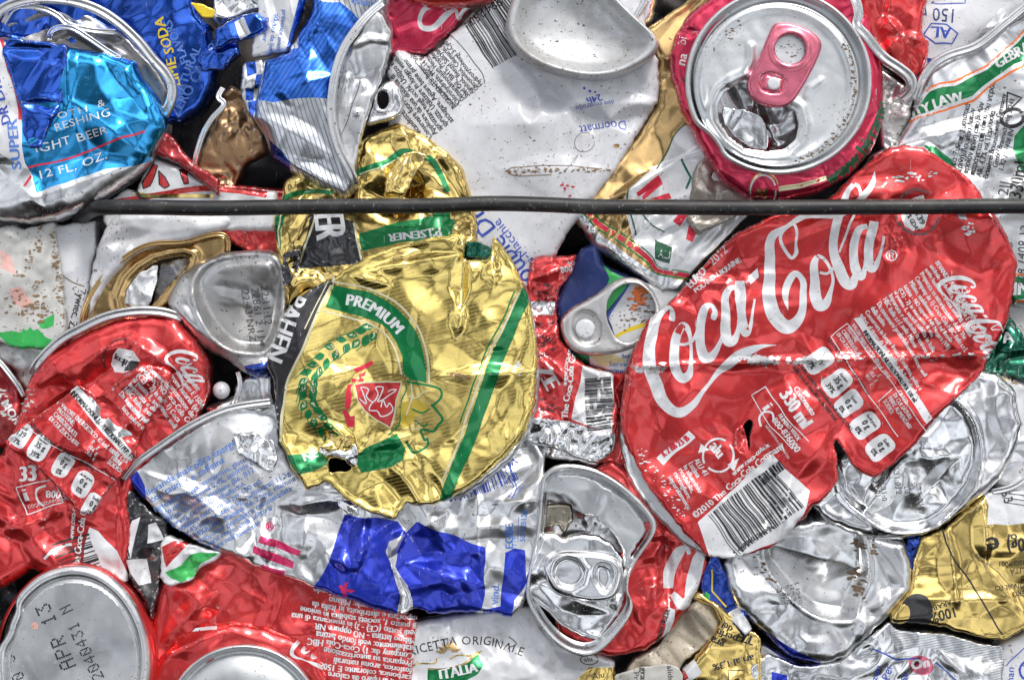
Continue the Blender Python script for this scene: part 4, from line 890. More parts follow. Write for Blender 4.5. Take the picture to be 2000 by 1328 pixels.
# ---------------- small pieces down the right edge
def art(s): (x, y), = B4((1385, 780)); s.text('A', x, y, 30, 5, WHT, bold=.04)
solo('drink_can', 'dark green foil can end at the right edge, below the big red can', 'can', B4((1270,930),(1340,760),(1395,640),(1440,640),(1520,760),(1560,1000),(1400,960)), DGRN, 14, BC, art, seed=133, crum=.3, cell=44, R=8, dome=8)
solo('label_scrap', 'cream white scrap at the right edge, just above the dark green foil', 'scrap', [(1960, 596), (2090, 596), (2090, 700), (1995, 690), (1975, 640)], WHTD, 4, seed=134, crum=.1, cell=60, R=8, dome=6)
O = B4((1240,960),(1290,925),(1380,940),(1500,1000),(1620,1050),(1620,1500),(1350,1500),(1200,1300))
def art(s): s.line(B4((1255,945),(1330,1000),(1400,1080),(1450,1200),(1470,1330)), 5, BGOLD, True); (x, y), = B4((1315, 960)); s.text('VOL.', x, y, 28, -18, BGOLD, bold=.02); s.text('B:L 5', 1988, 850, 13, 88, BLK)
solo('drink_can', 'white can with a thin gold line, at the right edge behind the domed silver end', 'can', O, WHTC, 2, WC, art, seed=135, crum=.1, cell=70, R=18, dome=16)
O = [(1925, 900), (1970, 850), (2080, 830), (2080, 960), (2020, 965), (1975, 968), (1935, 945)]
t = Thing('drink_can', 'edge of a bare silver can at the right edge, above the gold coffee foil', 'can', 1990, 900, 0, SC_)
sheet(t, 'can_wall', O, ALUM, 6, 136, .08, 70, R=20, dome=20).build(); tube(t, 'lid_rim', [(1935, 960, 10), (1975, 950, 14), (2010, 925, 14), (2050, 880, 12)], 6, ALUM, flat=.6)
# ---------------- domed silver end under the big red can
O = [(1582, 985), (1600, 950), (1640, 900), (1690, 840), (1800, 740), (1900, 716), (1950, 728), (1985, 762), (1998, 830), (1985, 880), (1955, 935), (1925, 965), (1880, 1000), (1830, 1035), (1760, 1056), (1690, 1050), (1620, 1022)]
I_ = C4((395,150),(420,290),(470,380),(560,450),(660,525),(780,548),(930,530),(1050,430),(1150,300),(1190,150),(1150,-60),(1000,-200),(600,-150))
t = Thing('drink_can', 'shiny bare silver domed can end with dotted date print, under the big red can', 'can', 1790, 890, 20, SC_)
s = sheet(t, 'can_end', O, ALU, 36, 141, .09, 110, R=24, dome=26, fn=bowlfn(I_, 20, 22, 5, 7, .10), ridges=((1690, 1000, 1760, 900, 8, 11), (1760, 900, 1850, 890, 8, 7), (1800, 980, 1870, 900, 10, -9)), dents=((1780, 960, 30, 10), (1850, 950, 34, -8)))
for i, (x, y, l) in enumerate(((1745, 915, 6), (1765, 950, 5), (1790, 945, 7), (1722, 945, 4), (1708, 930, 5))): s.text('L31:'+'0127 8'[:l-3], x, y, 15, -82, GRYINK, sp=1.1)
s.build()
# ---------------- dented silver base below it
O = [(1412, 1100), (1420, 1075), (1470, 1050), (1530, 1010), (1620, 1005), (1700, 1040), (1770, 1058), (1783, 1108), (1782, 1148), (1742, 1200), (1700, 1240), (1650, 1286), (1600, 1298), (1540, 1282), (1483, 1228), (1440, 1190), (1420, 1150)]
I_ = C4((60,760),(20,640),(60,480),(300,420),(530,480),(575,600),(598,720),(575,830),(530,900),(520,1010),(420,1015),(300,990),(180,900))
t = Thing('drink_can', 'dented bare silver can base with clods of dirt and a blue stripe', 'can', 1600, 1150, 10, SC_)
s = sheet(t, 'can_base', O, ALUM, 24, 142, .13, 90, R=26, dome=30, fn=bowlfn(I_, 24, 34, 6, 7, .26), ridges=((1500, 1060, 1680, 1110, 12, 8), (1690, 1190, 1775, 1150, 8, 8), (1680, 1260, 1690, 1190, 7, 7)), dents=((1580, 1090, 40, 8),))
s.zone(C4((-10,1110),(20,1055),(100,1105),(200,1165),(335,1232),(330,1270),(120,1240)), RBLU)
s.lines(['L 1040', '12:09', 'B 37/2', 'L 81 5'], 1556, 1142, 13, -85, 11, BLK, sp=1.1)
chips(s, C4((530,590),(545,620)), 16, 5, 5, DIRT, 3); chips(s, C4((520,760),(560,830),(530,890)), 26, 6, 6, DIRT, 8); chips(s, C4((600,600),(620,650)), 14, 4, 4, DIRT, 4); chips(s, C4((30,700),(60,790),(110,850)), 24, 5, 4, DIRT, 6)
s.build()
# ---------------- gold coffee foil, bottom right
O = [(1800, 1050), (1850, 1030), (1880, 1000), (1928, 960), (2100, 950), (2100, 1190), (2000, 1230), (1960, 1252), (1900, 1241), (1850, 1226), (1790, 1217), (1742, 1218), (1738, 1200), (1780, 1150), (1786, 1100)]
def art(s):
    s.zone(C4((1195,325),(1210,300),(1700,330),(1700,490),(1500,492),(1212,500),(1225,400)), WHT)
    for k in range(3): s.line(C4((1290+k*10,335+k*25),(1380,345+k*25),(1700,400+k*25)), 1.3, BLK)
    (x, y), = C4((1275, 560)); s.text('e', x, y, 58, 186, BLK, bold=.03); (x, y), = C4((1520, 560)); s.text('(250g)', x, y, 40, 184, BLK, xs=.75, bold=.02)
    s.text('53', 1955, 962, 26, -70, BLK)
    for tx, u, v, z_ in (('UNI EN ISO 9001', 1530, 680, 14), ('QUALITÀ', 1500, 722, 16), ('TOSTATO', 1560, 762, 15), ('CON ALTO', 1450, 812, 15), ('CAFFÈ VERO', 1560, 845, 15)): (x, y), = C4((u, v)); s.text(tx, x, y, z_, 184, BLK, xs=.9)
    (x, y), = C4((1045, 930)); s.text('100%', x, y, 30, 197, BLK, xs=.85, bold=.02); (x, y), = C4((1015, 895)); s.text('ARABICA', x, y, 15, 200, BLK, bold=.02)
    s.zone(ell(1785, 1203, 32, 46, 20, 30), BLK); s.zone(ell(1762, 1198, 14, 20, 20, 20), GOLD)
    s.line(C4((975,525),(995,600),(1100,760),(1200,920),(1305,1085)), 3.2, BLK)
solo('coffee_pack', 'gold foil coffee wrapper with upside-down black print in the bottom right corner', 'foil wrapper', O, GOLD, 14, FS, art, seed=143, crum=.13, cell=100, R=8, dome=8, ridges=((1850, 1030, 1870, 1180, 7, 8), (1920, 990, 1925, 1100, 6, 10), (1800, 1170, 1960, 1170, 8, 8), (1910, 1090, 2000, 1200, 6, 8)), skirt=40)
def art(s): s.zone([(1780, 1050), (1795, 1050), (1795, 1100), (1783, 1110)], BLU)
solo('foil_strip', 'thin dark blue foil sliver between the dented silver base and the coffee foil', 'foil scrap', [(1772, 1052), (1800, 1046), (1800, 1110), (1784, 1145), (1765, 1130)], DBLU, -2, FS, seed=144, crum=.2, cell=30, skirt=20)
# ---------------- silver sachet
O = [(1465, 1300), (1500, 1275), (1560, 1300), (1640, 1290), (1700, 1240), (1740, 1212), (1746, 1226), (1850, 1236), (1928, 1258), (1962, 1262), (1958, 1420), (1460, 1420)]
def art(s):
    s.zone([(1740, 1212), (1746, 1226), (1850, 1236), (1928, 1258), (1962, 1262), (1960, 1290), (1925, 1288), (1850, 1270), (1745, 1262)], SEAL); s.zone([(1935, 1262), (1962, 1262), (1958, 1420), (1930, 1420)], SEAL)
    s.zone(C4((75,1282),(150,1300),(165,1400),(75,1400)), RBLU); s.zone(ell(1800, 1300, 26, 18, 20, 24), PTAB); s.text('On', 1782, 1310, 28, 12, WHT, bold=.06)
    s.line(C4((605,1165),(680,1190),(740,1225),(850,1215)), 3, BINK); s.line(C4((950,1240),(1060,1330)), 2.6, BINK)
    s.text('Per', 1738, 1330, 22, 76, BINK); s.text('zem', 1714, 1330, 18, 76, BINK); s.text('Sä', 1770, 1330, 17, 76, BINK)
solo('foil_sachet', 'silver foil sachet with ribbed sealed edges and blue print at the bottom', 'sachet', O, ALU, -2, FS, art, seed=145, crum=.13, cell=70, R=5, dome=5, skirt=30)
def art(s): s.line([(1968, 1300), (2002, 1262), (2060, 1300)], 2, BINK); s.text('aman', 1975, 1345, 20, 80, BINK); s.line(ell(2010, 1310, 18, 18), 4, BINK)
solo('drink_can', 'pale grey printed can corner at the bottom right corner beside the sachet', 'can', [(1950, 1258), (2000, 1236), (2110, 1200), (2110, 1420), (1950, 1420)], WHTC, -18, WC, art, seed=146, crum=.07, cell=80, R=10, dome=8)
# ---------------- white dirty sheets at the left edge
O = B1((-160,100),(0,130),(60,110),(120,140),(220,120),(300,100),(314,180),(345,400),(360,560),(376,730),(330,780),(250,812),(150,812),(60,800),(-160,700))
BRN = met('brown_stain', (.22, .14, .07), 0, .7, 0, 0, .3)
def art(s):
    s.zone([B1((-60,725),(20,720),(60,712),(110,722),(125,700),(150,712),(170,690),(190,712),(215,700),(260,745),(318,770),(250,812),(100,812),(40,790),(0,752)), B1((208,668),(300,615),(304,680),(270,695),(240,700))], LGRN)
    s.zone(B1((60,480),(120,470),(190,560),(120,590),(70,540)), met('faded_red_print', (.66, .38, .34), 0, .5, .2, .6, .6)); s.zone(B1((0,250),(60,300),(90,400),(0,360)), _m['faded_red_print'])
    chips(s, B1((290,110),(310,300),(345,500),(360,690)), 70, 7, 4, BRN, 2); chips(s, B1((20,620),(150,560),(250,620),(200,500)), 60, 16, 5, BRN, 3); chips(s, B1((240,100),(210,250),(120,400)), 30, 7, 4, BRN, 4)
solo('drink_can', 'dirty white flattened can with a ragged green print, at the left edge below the wire', 'can', O, WHTD, 26, WC, art, seed=201, crum=.11, cell=80, R=8, dome=6, ridges=((0, 590, 85, 450, 12, 9), (10, 500, 60, 500, 8, -8), (0, 450, 40, 470, 8, 8)))
O = B1((290,130),(420,100),(532,88),(532,250),(505,400),(488,540),(470,690),(430,740),(380,740),(360,560),(340,350))
def art(s): (x, y), = B1((446, 470)); s.text('Żywiec. Zawsze', x, y, 21, -104, BLK, xs=.9, bold=.02); s.line(B1((350,400),(420,440),(480,462)), 2, BRN)
solo('drink_can', 'flat white can strip with one line of black print, right of the dirty white can', 'can', O, WHTC, 6, WC, art, seed=202, crum=.06, cell=90, R=8, dome=7)
O = B1((495,640),(498,450),(530,300),(562,180),(620,90),(660,60),(800,50),(1270,50),(1310,90),(1280,130),(1240,152),(1100,190),(1050,214),(920,225),(830,250),(740,290),(620,420),(540,540))
def art(s): chips(s, B1((560,300),(520,500)), 10, 8, 3, BRN, 3)
solo('drink_can', 'plain white crumpled can curling over the gold lid, directly below the wire', 'can', O, WHTC, 30, WC, art, seed=203, crum=.08, cell=100, R=14, dome=16, an=2, ang=30, ridges=((195, 480, 300, 455, 8, -9), (300, 455, 430, 440, 14, 8), (190, 560, 250, 480, 7, 8)))
# ---------------- gold lid
O = B1((472,700),(480,610),(560,450),(700,310),(850,228),(1050,214),(1180,180),(1260,172),(1296,200),(1292,260),(1200,345),(1080,450),(960,560),(850,640),(600,690))
Hh = B1((722,596),(708,520),(740,440),(800,375),(880,325),(960,300),(1040,292),(1078,304),(1060,350),(960,450),(890,540),(840,590))
t = Thing('can_lid', 'gold can lid standing on edge with silver foil inside its opening', 'can lid', 300, 540, 0)
sheet(t, 'lid_panel', O, GOLD if False else BGOLD, 14, 211, .03, 90, R=8, dome=6, sm=2, holes=(Hh,), skirt=24, step=4, fn=beadfn(Hh, 12, 9, 7)).build()
tube(t, 'lid_rim', [(x, y, z) for (x, y), z in zip(B1((470,720),(482,600),(560,452),(700,312),(850,228),(1050,212),(1180,178),(1262,172),(1294,205),(1292,262)), (16, 24, 28, 30, 30, 30, 30, 28, 26, 20))], 4.5, BGOLD, flat=.6)
sheet(t, 'inner_foil', B1((700,640),(712,500),(790,380),(893,330),(886,440),(850,560),(800,640)), ALUM, 8, 212, .3, 40, skirt=4, step=4).build()
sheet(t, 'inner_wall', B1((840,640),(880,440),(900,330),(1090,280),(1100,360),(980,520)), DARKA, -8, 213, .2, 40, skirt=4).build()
# ---------------- domed silver base in the middle left
O = [(322, 590), (345, 545), (385, 512), (440, 492), (520, 487), (566, 498), (570, 560), (560, 650), (552, 712), (540, 722), (512, 740), (490, 735), (468, 722), (440, 700), (398, 680), (372, 650), (345, 615)]
I_ = [(378, 560), (392, 525), (430, 505), (500, 496), (548, 505), (556, 560), (548, 650), (524, 686), (500, 690), (452, 686), (418, 660), (388, 610)]
t = Thing('drink_can', 'dull silver domed can base with dotted black date print, left of the big gold disc', 'can', 445, 610, 20, SC_)
s = sheet(t, 'can_base', O, ALUD, 44, 221, .05, 100, R=30, dome=30, sm=2, fn=bowlfn(I_, 22, 28, 7, 8, .42), ridges=((330, 590, 420, 670, 9, 8), (470, 725, 545, 712, 8, 9), (540, 490, 520, 560, 10, 9)))
for i, tx in enumerate(('22:11:12', '22861 2 1143', '22:43 NRZ')): s.text(tx, 508-18*i, 560+4*i, 21, -84, GRYINK, sp=1.05, bold=.01)
s.zone([(480, 715), (545, 700), (552, 724), (512, 742), (490, 736)], DBLU); s.build()
# ---------------- red soda can, left
O = [(36, 812), (52, 745), (85, 700), (150, 655), (225, 622), (290, 614), (345, 622), (385, 668), (407, 712), (404, 770), (380, 825), (335, 870), (300, 902), (268, 935), (250, 975), (255, 1060), (246, 1140), (170, 1150), (60, 1110), (0, 1150), (-120, 1160), (-120, 900), (0, 890), (18, 850)]
t = Thing('drink_can', 'red soda can with white print and a silver rim, torn open at the left edge', 'can', 190, 850, 40, RC)
s = sheet(t, 'can_wall', O, RED, 46, 231, .15, 92, R=24, dome=26, ang=40, an=1.5, ridges=((90, 745, 250, 660, 10, 9), (250, 660, 340, 720, 8, 10), (150, 780, 260, 680, 14, -12), (60, 800, 130, 760, 8, 8), (0, 1040, 90, 1010, 7, 9), (90, 1010, 130, 950, 6, 8), (230, 920, 225, 1100, 10, -7)), dents=((250, 690, 40, 12), (130, 770, 30, -14), (60, 930, 40, 10)))
s.zone(B1((618,900),(640,850),(680,815),(760,830),(800,880),(770,925),(690,950),(640,945)), WHT); (x, y), = B1((640, 870)); s.text('kcal', x, y, 17, -32, BLK, bold=.04); (x, y), = B1((665, 905)); s.text('139', x, y, 24, -32, BLK, bold=.04); s.zone(B1((690,940),(740,880),(800,885),(760,935)), BLKP)
s.arc('una lattina contiene', 243, 705, 38, 200, 10, BLK, cw=True, bold=.03)
s.lines(['Ingredienti:', 'colorante E 150d,', 'aromi naturali (in', 'autorizzazione del', 'The Coca-Cola Co', 'vedi da: 1) Coca', 'stabilimento: vedi'], 352, 722, 15, -54, 13, WHT, xs=.8, bold=.03)
s.zone(xf(script(1), (1275, 650), (372, 690), .30, -96), SCR)
(x, y), = C1((112, 268)); s.text('33', x, y, 42, 2, WHT, xs=.85, bold=.05)
P = C1((95,302),(285,252),(345,375),(150,445)); s.line(P+[P[0]], 2, WHT); (x, y), = C1((140, 375)); s.text('i', x, y, 38, 12, WHT, bold=.06); (x, y), = C1((245, 355)); s.text('800-836', x, y, 24, 0, WHT, xs=.85, bold=.03); (x, y), = C1((265, 385)); s.text('INFORMAZIONI', x, y, 9, 12, WHT)
s.line(C1((250,285),(205,310),(200,370),(235,405)), 4, WHT, True); (x, y), = C1((150, 415)); s.text('COCA-COLA', x, y, 10, 12, WHT, xs=.8)
s.zone(C1((480,515),(525,530),(620,640),(700,800),(520,780),(430,735),(450,620)), WHT)
s.bars(176, 1040, -74, 84, 74, BLK, 14, 5); (x, y), = C1((415, 735)); s.text('The Coca-Cola Company', x, y, 19, 80, WHT, xs=.85, bold=.04); (x, y), = C1((395, 580)); s.text('www.coca-cola.it', x, y, 15, 84, WHT, xs=.85, bold=.03)
s.line(C1((245,670),(290,630),(350,610),(385,605)), 5, SCR, True); chips(s, [(40, 800), (60, 780)], 30, 8, 4, ALUD, 3)
s.build()
tube(t, 'lid_rim', [(x, y, z) for (x, y), z in zip(B1((180,960),(215,890),(330,775),(450,705),(600,636),(750,606),(900,608),(1020,640)), (30, 40, 44, 46, 46, 44, 40, 30))], 9, ALUM, ns=10, flat=.7)
F = [(12, 862), (40, 840), (75, 812), (115, 785), (156, 752), (178, 764), (192, 776), (230, 745), (278, 712), (312, 716), (338, 728), (330, 770), (300, 810), (275, 850), (262, 900), (240, 930), (208, 960), (180, 1004), (152, 992), (118, 950), (72, 908), (28, 880)]
s = sheet(t, 'torn_flap', F, RED, 66, 232, .20, 56, R=6, dome=6, skirt=12, sm=1, ridges=((185, 770, 270, 860, 7, -12), (300, 800, 200, 860, 9, 7), (190, 775, 335, 730, 5, 5)))
s.zone([(140, 762), (152, 752), (190, 790), (225, 835), (262, 880), (256, 900), (215, 855), (175, 812)], WHT); s.text('INFORMAZIONI NUTRIZIONALI PER 100', 141, 768, 14, -47, BLK, xs=.72, bold=.05)
s.zone(stroke([(178, 775, 6), (196, 810, 24), (225, 840, 22), (262, 845, 6)]), ALU)
gda(s, [(46, 850), (84, 872), (127, 906), (164, 944), (184, 985)], -30, 36, 50, .95)
s.lines(['Questa lattina di 330 ml contiene'], 62, 832, 13, -36, 12, BLK, xs=.86, bold=.03); s.lines(['VALORE ENERGETICO: 42 kcal, 180 kJ', 'PROTEINE:                  0     g', 'CARBOIDRATI:            10.6  g', 'DI CUI ZUCCHERI:       10.6  g'], 122, 792, 12.5, -42, 11.5, WHT, xs=.74, bold=.03)
s.line([(60, 838), (130, 880), (228, 934)], 1.6, WHT); s.lines(['GRASSI:', 'DI CUI', 'FIBRE', 'SODIO:'], 236, 878, 13, -42, 11, WHT, xs=.74, bold=.03)
s.lines(['Company da: 1) Coca', 'Milano, - NO opp', '(CE) - 2) in man', 'al punto 1, società', 'Importata e dist', 'HBC Italia, fresco', 'Da luce solare e ascii'], 286, 718, 15, -44, 12.5, WHT, xs=.8, bold=.035)
s.lines(['asciutto, pulito', 'luce solare e da'], 250, 790, 14, -44, 12.5, WHT, xs=.8, bold=.03)
s.build()
# ---------------- dark red can at the left edge
O = B1((-160,850),(0,872),(60,950),(120,1050),(135,1150),(115,1260),(60,1360),(-160,1400))
t = Thing('drink_can', 'dark red can with a thin silver rim, left edge, below the dirty white can', 'can', 10, 780, 5, RC)
s = sheet(t, 'can_wall', O, DRED, 14, 234, .14, 60, R=16, dome=16); (x, y), = B1((15, 1120)); s.text('MORE', x, y, 22, -58, SCR, bold=.04); chips(s, B1((0,1050),(50,1180)), 30, 12, 4, WHTD, 3); s.build()
tube(t, 'lid_rim', [(x, y, z) for (x, y), z in zip(B1((-60,840),(0,880),(60,950),(110,1020),(140,1080)), (20, 22, 24, 22, 16))], 5, ALUM, flat=.6)
solo('drink_can', 'grey dull can wall in the gap between the dirty white can and the red rim', 'can', B1((-100,780),(380,740),(400,900),(250,1000),(140,1060),(60,930),(-100,860)), ALUD, -18, SC_, seed=235, crum=.1, cell=60, R=12, dome=12)
# ---------------- small things in the dark gap
c = cap(B1, (1248, 1045))
polar(Thing('white_ball', 'small white plastic ball lodged in the dark gap left of the gold disc', 'ball', c[0], c[1], 0), 'white_ball', ell(c[0], c[1], 17, 17, 0, 32), [(1, 0)]+[(math.cos(a), 17*math.sin(a)) for a in np.linspace(.1, 1.5, 9)], 0, WHTC, sm=0, n=32)
b_ = bpy.data.objects['white_ball.001'] if 'white_ball.001' in bpy.data.objects else None
if b_:
    e_ = b_.parent; b_.parent = None; b_.matrix_world = e_.matrix_world.copy(); tag(b_, e_['label'], 'ball'); bpy.data.objects.remove(e_); b_.name = 'white_ball'
t = Thing('drink_can', 'small crushed silver can with a grey rim beside the little white ball', 'can', 480, 790, -10, SC_)
sheet(t, 'can_wall', B1((1155,1140),(1280,1090),(1350,1060),(1500,1030),(1620,980),(1620,1330),(1300,1330),(1170,1190)), ALUM, -2, 236, .14, 60, R=12, dome=12).build()
tube(t, 'lid_rim', [(x, y, z) for (x, y), z in zip(B1((1345,940),(1360,1000),(1350,1060),(1320,1120),(1290,1160)), (6, 12, 12, 10, 4))], 5, ALUM, flat=.6)
solo('drink_can', 'crumpled silver can neck below the domed base, touching the gold disc', 'can', B2((-60,1000),(20,960),(160,940),(170,1100),(200,1330),(180,1420),(-20,1420),(-80,1200)), ALUM, 8, SC_, seed=237, crum=.15, cell=60, R=14, dome=14)
# ---------------- big gold disc
O = B2((500,425),(520,405),(560,370),(640,325),(700,290),(860,240),(1000,200),(1100,185),(1170,172),(1225,185),(1242,215),(1228,300),(1250,318),(1330,315),(1368,305),(1382,230),(1392,178),(1440,240),(1500,330))
O = O+[(1022, 560), (1038, 620), (1047, 700), (1043, 790), (1022, 850), (985, 892), (940, 932), (890, 965), (850, 982), (806, 984), (792, 976), (786, 990), (770, 1012), (722, 997), (680, 975), (655, 952), (640, 936), (602, 956), (572, 912), (550, 860), (541, 800), (537, 740), (524, 715), (528, 690), (545, 650), (560, 612), (592, 575), (625, 556)]
t = Thing('drink_can', 'big flattened gold beer can with green bands and a red shield, in the centre', 'can', 790, 740, 60, GC)
E_ = [(1000, 520), (1030, 570), (1046, 640), (1054, 710), (1050, 790), (1030, 856), (995, 900), (950, 940), (900, 972), (860, 980), (700, 900), (900, 600)]
sheet(t, 'can_end', E_, ALUM, 52, 240, .03, 90, R=14, dome=16, skirt=60, sm=2).build()
HL = C2((440,150),(480,140),(540,160),(575,195),(540,215),(500,210),(450,225))
s = sheet(t, 'can_wall', O, GOLDS, 72, 241, .12, 100, R=12, dome=10, skirt=24, step=4.5, holes=(HL,), edge=ALUM, ridges=((725, 530, 905, 500, 7, 9), (905, 500, 900, 600, 6, -14), (900, 470, 905, 500, 4, 9), (760, 560, 690, 540, 6, 8), (640, 820, 700, 880, 7, 9), (700, 880, 800, 850, 8, 8), (860, 735, 1040, 725, 7, 9), (560, 760, 700, 720, 9, 7), (905, 600, 890, 660, 5, 8), (960, 500, 965, 560, 6, 8), (800, 870, 870, 990, 8, -7), (700, 600, 560, 680, 14, 5)), dents=((840, 560, 40, -10), (960, 640, 40, 9), (700, 780, 40, 10), (620, 860, 30, -12)))
s.zone(B2((515,395),(385,470),(280,560),(190,700),(110,860),(100,980),(150,1040),(160,1200),(185,1400),(202,1400),(208,1150),(240,1010),(300,900),(380,720),(430,580),(512,415)), BLKP)
s.line(B2((505,415),(432,570),(375,710),(300,880),(243,1010),(218,1150),(208,1330)), 5, CREAM, True); s.line(B2((470,430),(405,570),(345,700)), 2, CREAM, True)
(x, y), = B2((262, 500)); s.text('PAHEN', x, y, 50, -111, WHT, xs=.84, bold=.035)
GA = B2((500,458),(600,480),(700,500),(780,535),(850,585),(905,640),(950,705),(985,780),(1005,860),(1018,930),(1020,1005),(930,992),(895,960),(890,860),(850,775),(800,705),(765,675),(640,635),(540,605),(455,580),(475,520))
s.zone(GA, GRN, 0)
s.line(B2((505,440),(700,480),(860,565),(965,690),(1020,850),(1036,1010)), 4, CREAM, True); s.line(B2((440,600),(600,645),(740,695),(820,770),(870,880),(880,960)), 3.4, CREAM, True)
s.arc('PREMIUM', 660, 740, 143, 84, 31, WHT, cw=True, bold=.05, xs=.95, sp=.98)
def wheat(path, n, seed):
    r = random.Random(seed); C = catmull(path, 12); st = len(C)/n
    for i in range(n):
        k = int(i*st); x, y = C[k][:2]; x2, y2 = C[min(k+4, len(C)-1)][:2]; a = math.atan2(y2-y, x2-x)
        for sd in (-1, 1):
            b = a+sd*.62; L_ = r.uniform(17, 21); px, py = x+math.cos(b)*8, y+math.sin(b)*8
            lf = lambda w, l, o: [(px+math.cos(b)*(l*u)+math.cos(b+1.57)*w*math.sin(math.pi*min(1, max(0, (u+.15)/1.3)))*v, py+math.sin(b)*(l*u)+math.sin(b+1.57)*w*math.sin(math.pi*min(1, max(0, (u+.15)/1.3)))*v) for u, v in o]
            o = [(-.1, 0), (.2, 1), (.5, 1), (.8, .9), (1.15, 0), (.8, -.9), (.5, -1), (.2, -1)]
            s.poly(lf(7.5, L_, o), GRN); s.dec(np.array([(p[0], p[1]) for p in lf(3.6, L_*.75, o)]), np.array([(0, 1, 7), (1, 2, 6), (1, 6, 7), (2, 3, 5), (2, 5, 6), (3, 4, 5)]), CREAM, 0) if i % 2 == 0 else None
            s.line([(px+math.cos(b)*L_, py+math.sin(b)*L_), (px+math.cos(b-.2*sd)*(L_+17), py+math.sin(b-.2*sd)*(L_+17))], 1.5, GRN)
wheat(B2((740,700),(680,735),(600,770),(500,830),(430,890),(385,940),(368,1000)), 9, 1); wheat(B2((370,1000),(362,1060),(368,1120),(400,1190),(450,1260),(490,1320)), 7, 2)
SH_ = B2((618,1012),(690,1002),(790,998),(875,1005),(868,1070),(850,1130),(832,1190),(812,1252),(740,1212),(680,1160),(640,1100))
s.zone(SH_, RED); s.line(SH_+[SH_[0]], 3, CREAM)
s.line(B2((650,1090),(690,1120),(672,1060),(660,1030),(700,1040),(690,1080),(722,1110),(745,1070),(735,1030),(770,1030),(760,1070),(745,1110),(800,1080),(850,1050),(820,1045),(800,1055)), 2.2, WHT, True); s.line(B2((722,1110),(700,1150),(740,1160),(760,1190),(800,1180),(830,1150),(810,1120),(790,1140),(770,1100),(760,1140)), 2.2, WHT, True)
for P in (B2((605,925),(712,878),(722,900),(625,948)), B2((640,960),(680,935),(672,1000),(600,1000),(600,975),(648,985)), B2((578,1010),(612,1010),(600,1080),(592,1150),(562,1140),(565,1070)), B2((552,1160),(572,1148),(600,1190),(622,1182),(618,1250),(580,1252),(575,1210))): s.zone(P, RINK)
s.line(B2((660,975),(880,965),(885,1060),(858,1180),(820,1270)), 4, GOLD, True); s.line(B2((640,990),(600,1040),(640,1150),(720,1240),(800,1280)), 3, GOLD, True)
LN = B2((890,1000),(960,1010),(1080,1028),(1105,1080),(1062,1130),(1050,1128),(1080,1160),(1112,1205),(1085,1240),(1055,1272),(1010,1262),(985,1268),(1005,1320))+C2((960,40),(962,80),(900,112),(870,80),(850,50))
s.line(LN, 4.5, GRN, True); s.line(B2((890,1000),(905,1050),(870,1150),(860,1230),(800,1290)), 2.6, GRN, True); s.line(B2((920,1080),(960,1090),(1000,1060),(1030,1050)), 2, CREAM, True); s.line(B2((940,1150),(1000,1170),(1040,1150)), 3, GRN, True); s.line(B2((930,1000),(940,1090),(905,1180)), 2.4, CREAM, True); s.line(B2((960,1210),(1000,1240),(1030,1230)), 3, GRN, True); s.line(B2((930,1260),(990,1250)), 2, CREAM)
s.zone(B2((880,1120),(960,1100),(1010,1120),(1030,1160),(960,1180),(940,1230),(880,1250),(862,1200)), met('old_gold_print', (.62, .45, .05), .7, .3, .4, .5, .2))
s.zone(stroke([(1034, 560, 24), (1005, 618, 25), (975, 690, 25), (948, 760, 25), (925, 830, 24), (905, 880, 24), (880, 940, 22), (868, 975, 20)]), GRN)
s.line([(1012, 575), (988, 622), (956, 690), (930, 760), (907, 825), (888, 880), (862, 940)], 4.5, CREAM, True); s.line([(1004, 572), (980, 622), (947, 692), (921, 760), (898, 825)], 3, GRN, True)
s.zone(C2((215,125),(300,120),(385,110),(442,150),(430,185),(300,228),(285,235)), GRN); s.zone(C2((585,140),(640,90),(720,50),(800,10),(850,90),(842,150),(780,190),(620,222),(600,190)), GRN); (x, y), = C2((315, 160)); s.text('NE', x, y, 22, 20, WHT, bold=.04)
chips(s, B2((1130,960),(1280,975)), 20, 3, 4, BRN, 2); chips(s, [(1012, 712), (1018, 722)], 6, 6, 5, WHTD, 3); s.build()
sheet(t, 'torn_flap', C2((385,98),(450,82),(500,95),(540,110),(585,58),(605,100),(590,190),(560,186),(530,140),(480,130),(430,128)), ALU, 78, 243, .3, 26, skirt=3, step=4).build()
sheet(t, 'torn_flap', C2((440,30),(560,10),(590,50),(545,110),(500,92),(400,90)), GOLD, 82, 244, .3, 26, skirt=6, step=4).build()
# ---------------- slim red can, squeezed between the gold disc and the ring tab can
O = [(1034, 508), (1060, 498), (1090, 502), (1126, 497), (1118, 535), (1092, 566), (1087, 608), (1094, 660), (1118, 694), (1143, 712), (1197, 729), (1206, 800), (1200, 880), (1168, 905), (1130, 895), (1095, 880), (1024, 862), (1024, 820), (1036, 780), (1040, 700), (1032, 620), (1028, 560)]
t = Thing('drink_can', 'slim twisted red can with a barcode, squeezed right of the gold disc', 'can', 1115, 700, 20, RC)
s = sheet(t, 'can_wall', O, RED, 36, 251, .24, 44, R=10, dome=12, step=4, oct=(1, .5, .25), ridges=((1040, 545, 1115, 520, 5, 9), (1040, 600, 1085, 590, 5, -9), (1045, 690, 1100, 740, 5, 9)))
s.zone([(1020, 812), (1060, 815), (1115, 820), (1160, 835), (1205, 850), (1205, 910), (1020, 900)], ALU); s.zone(B3((458,905),(540,930),(628,945),(618,1290),(520,1250),(398,1200)), WHT)
s.bars(1192, 735, -86, 104, 52, BLK, 26, 7); s.text('The Coca-Cola Co', 1110, 815, 18, 83, WHT, xs=.9, bold=.05); s.text('www.coca-cola', 1106, 752, 14, 83, WHT, xs=.9, bold=.04)
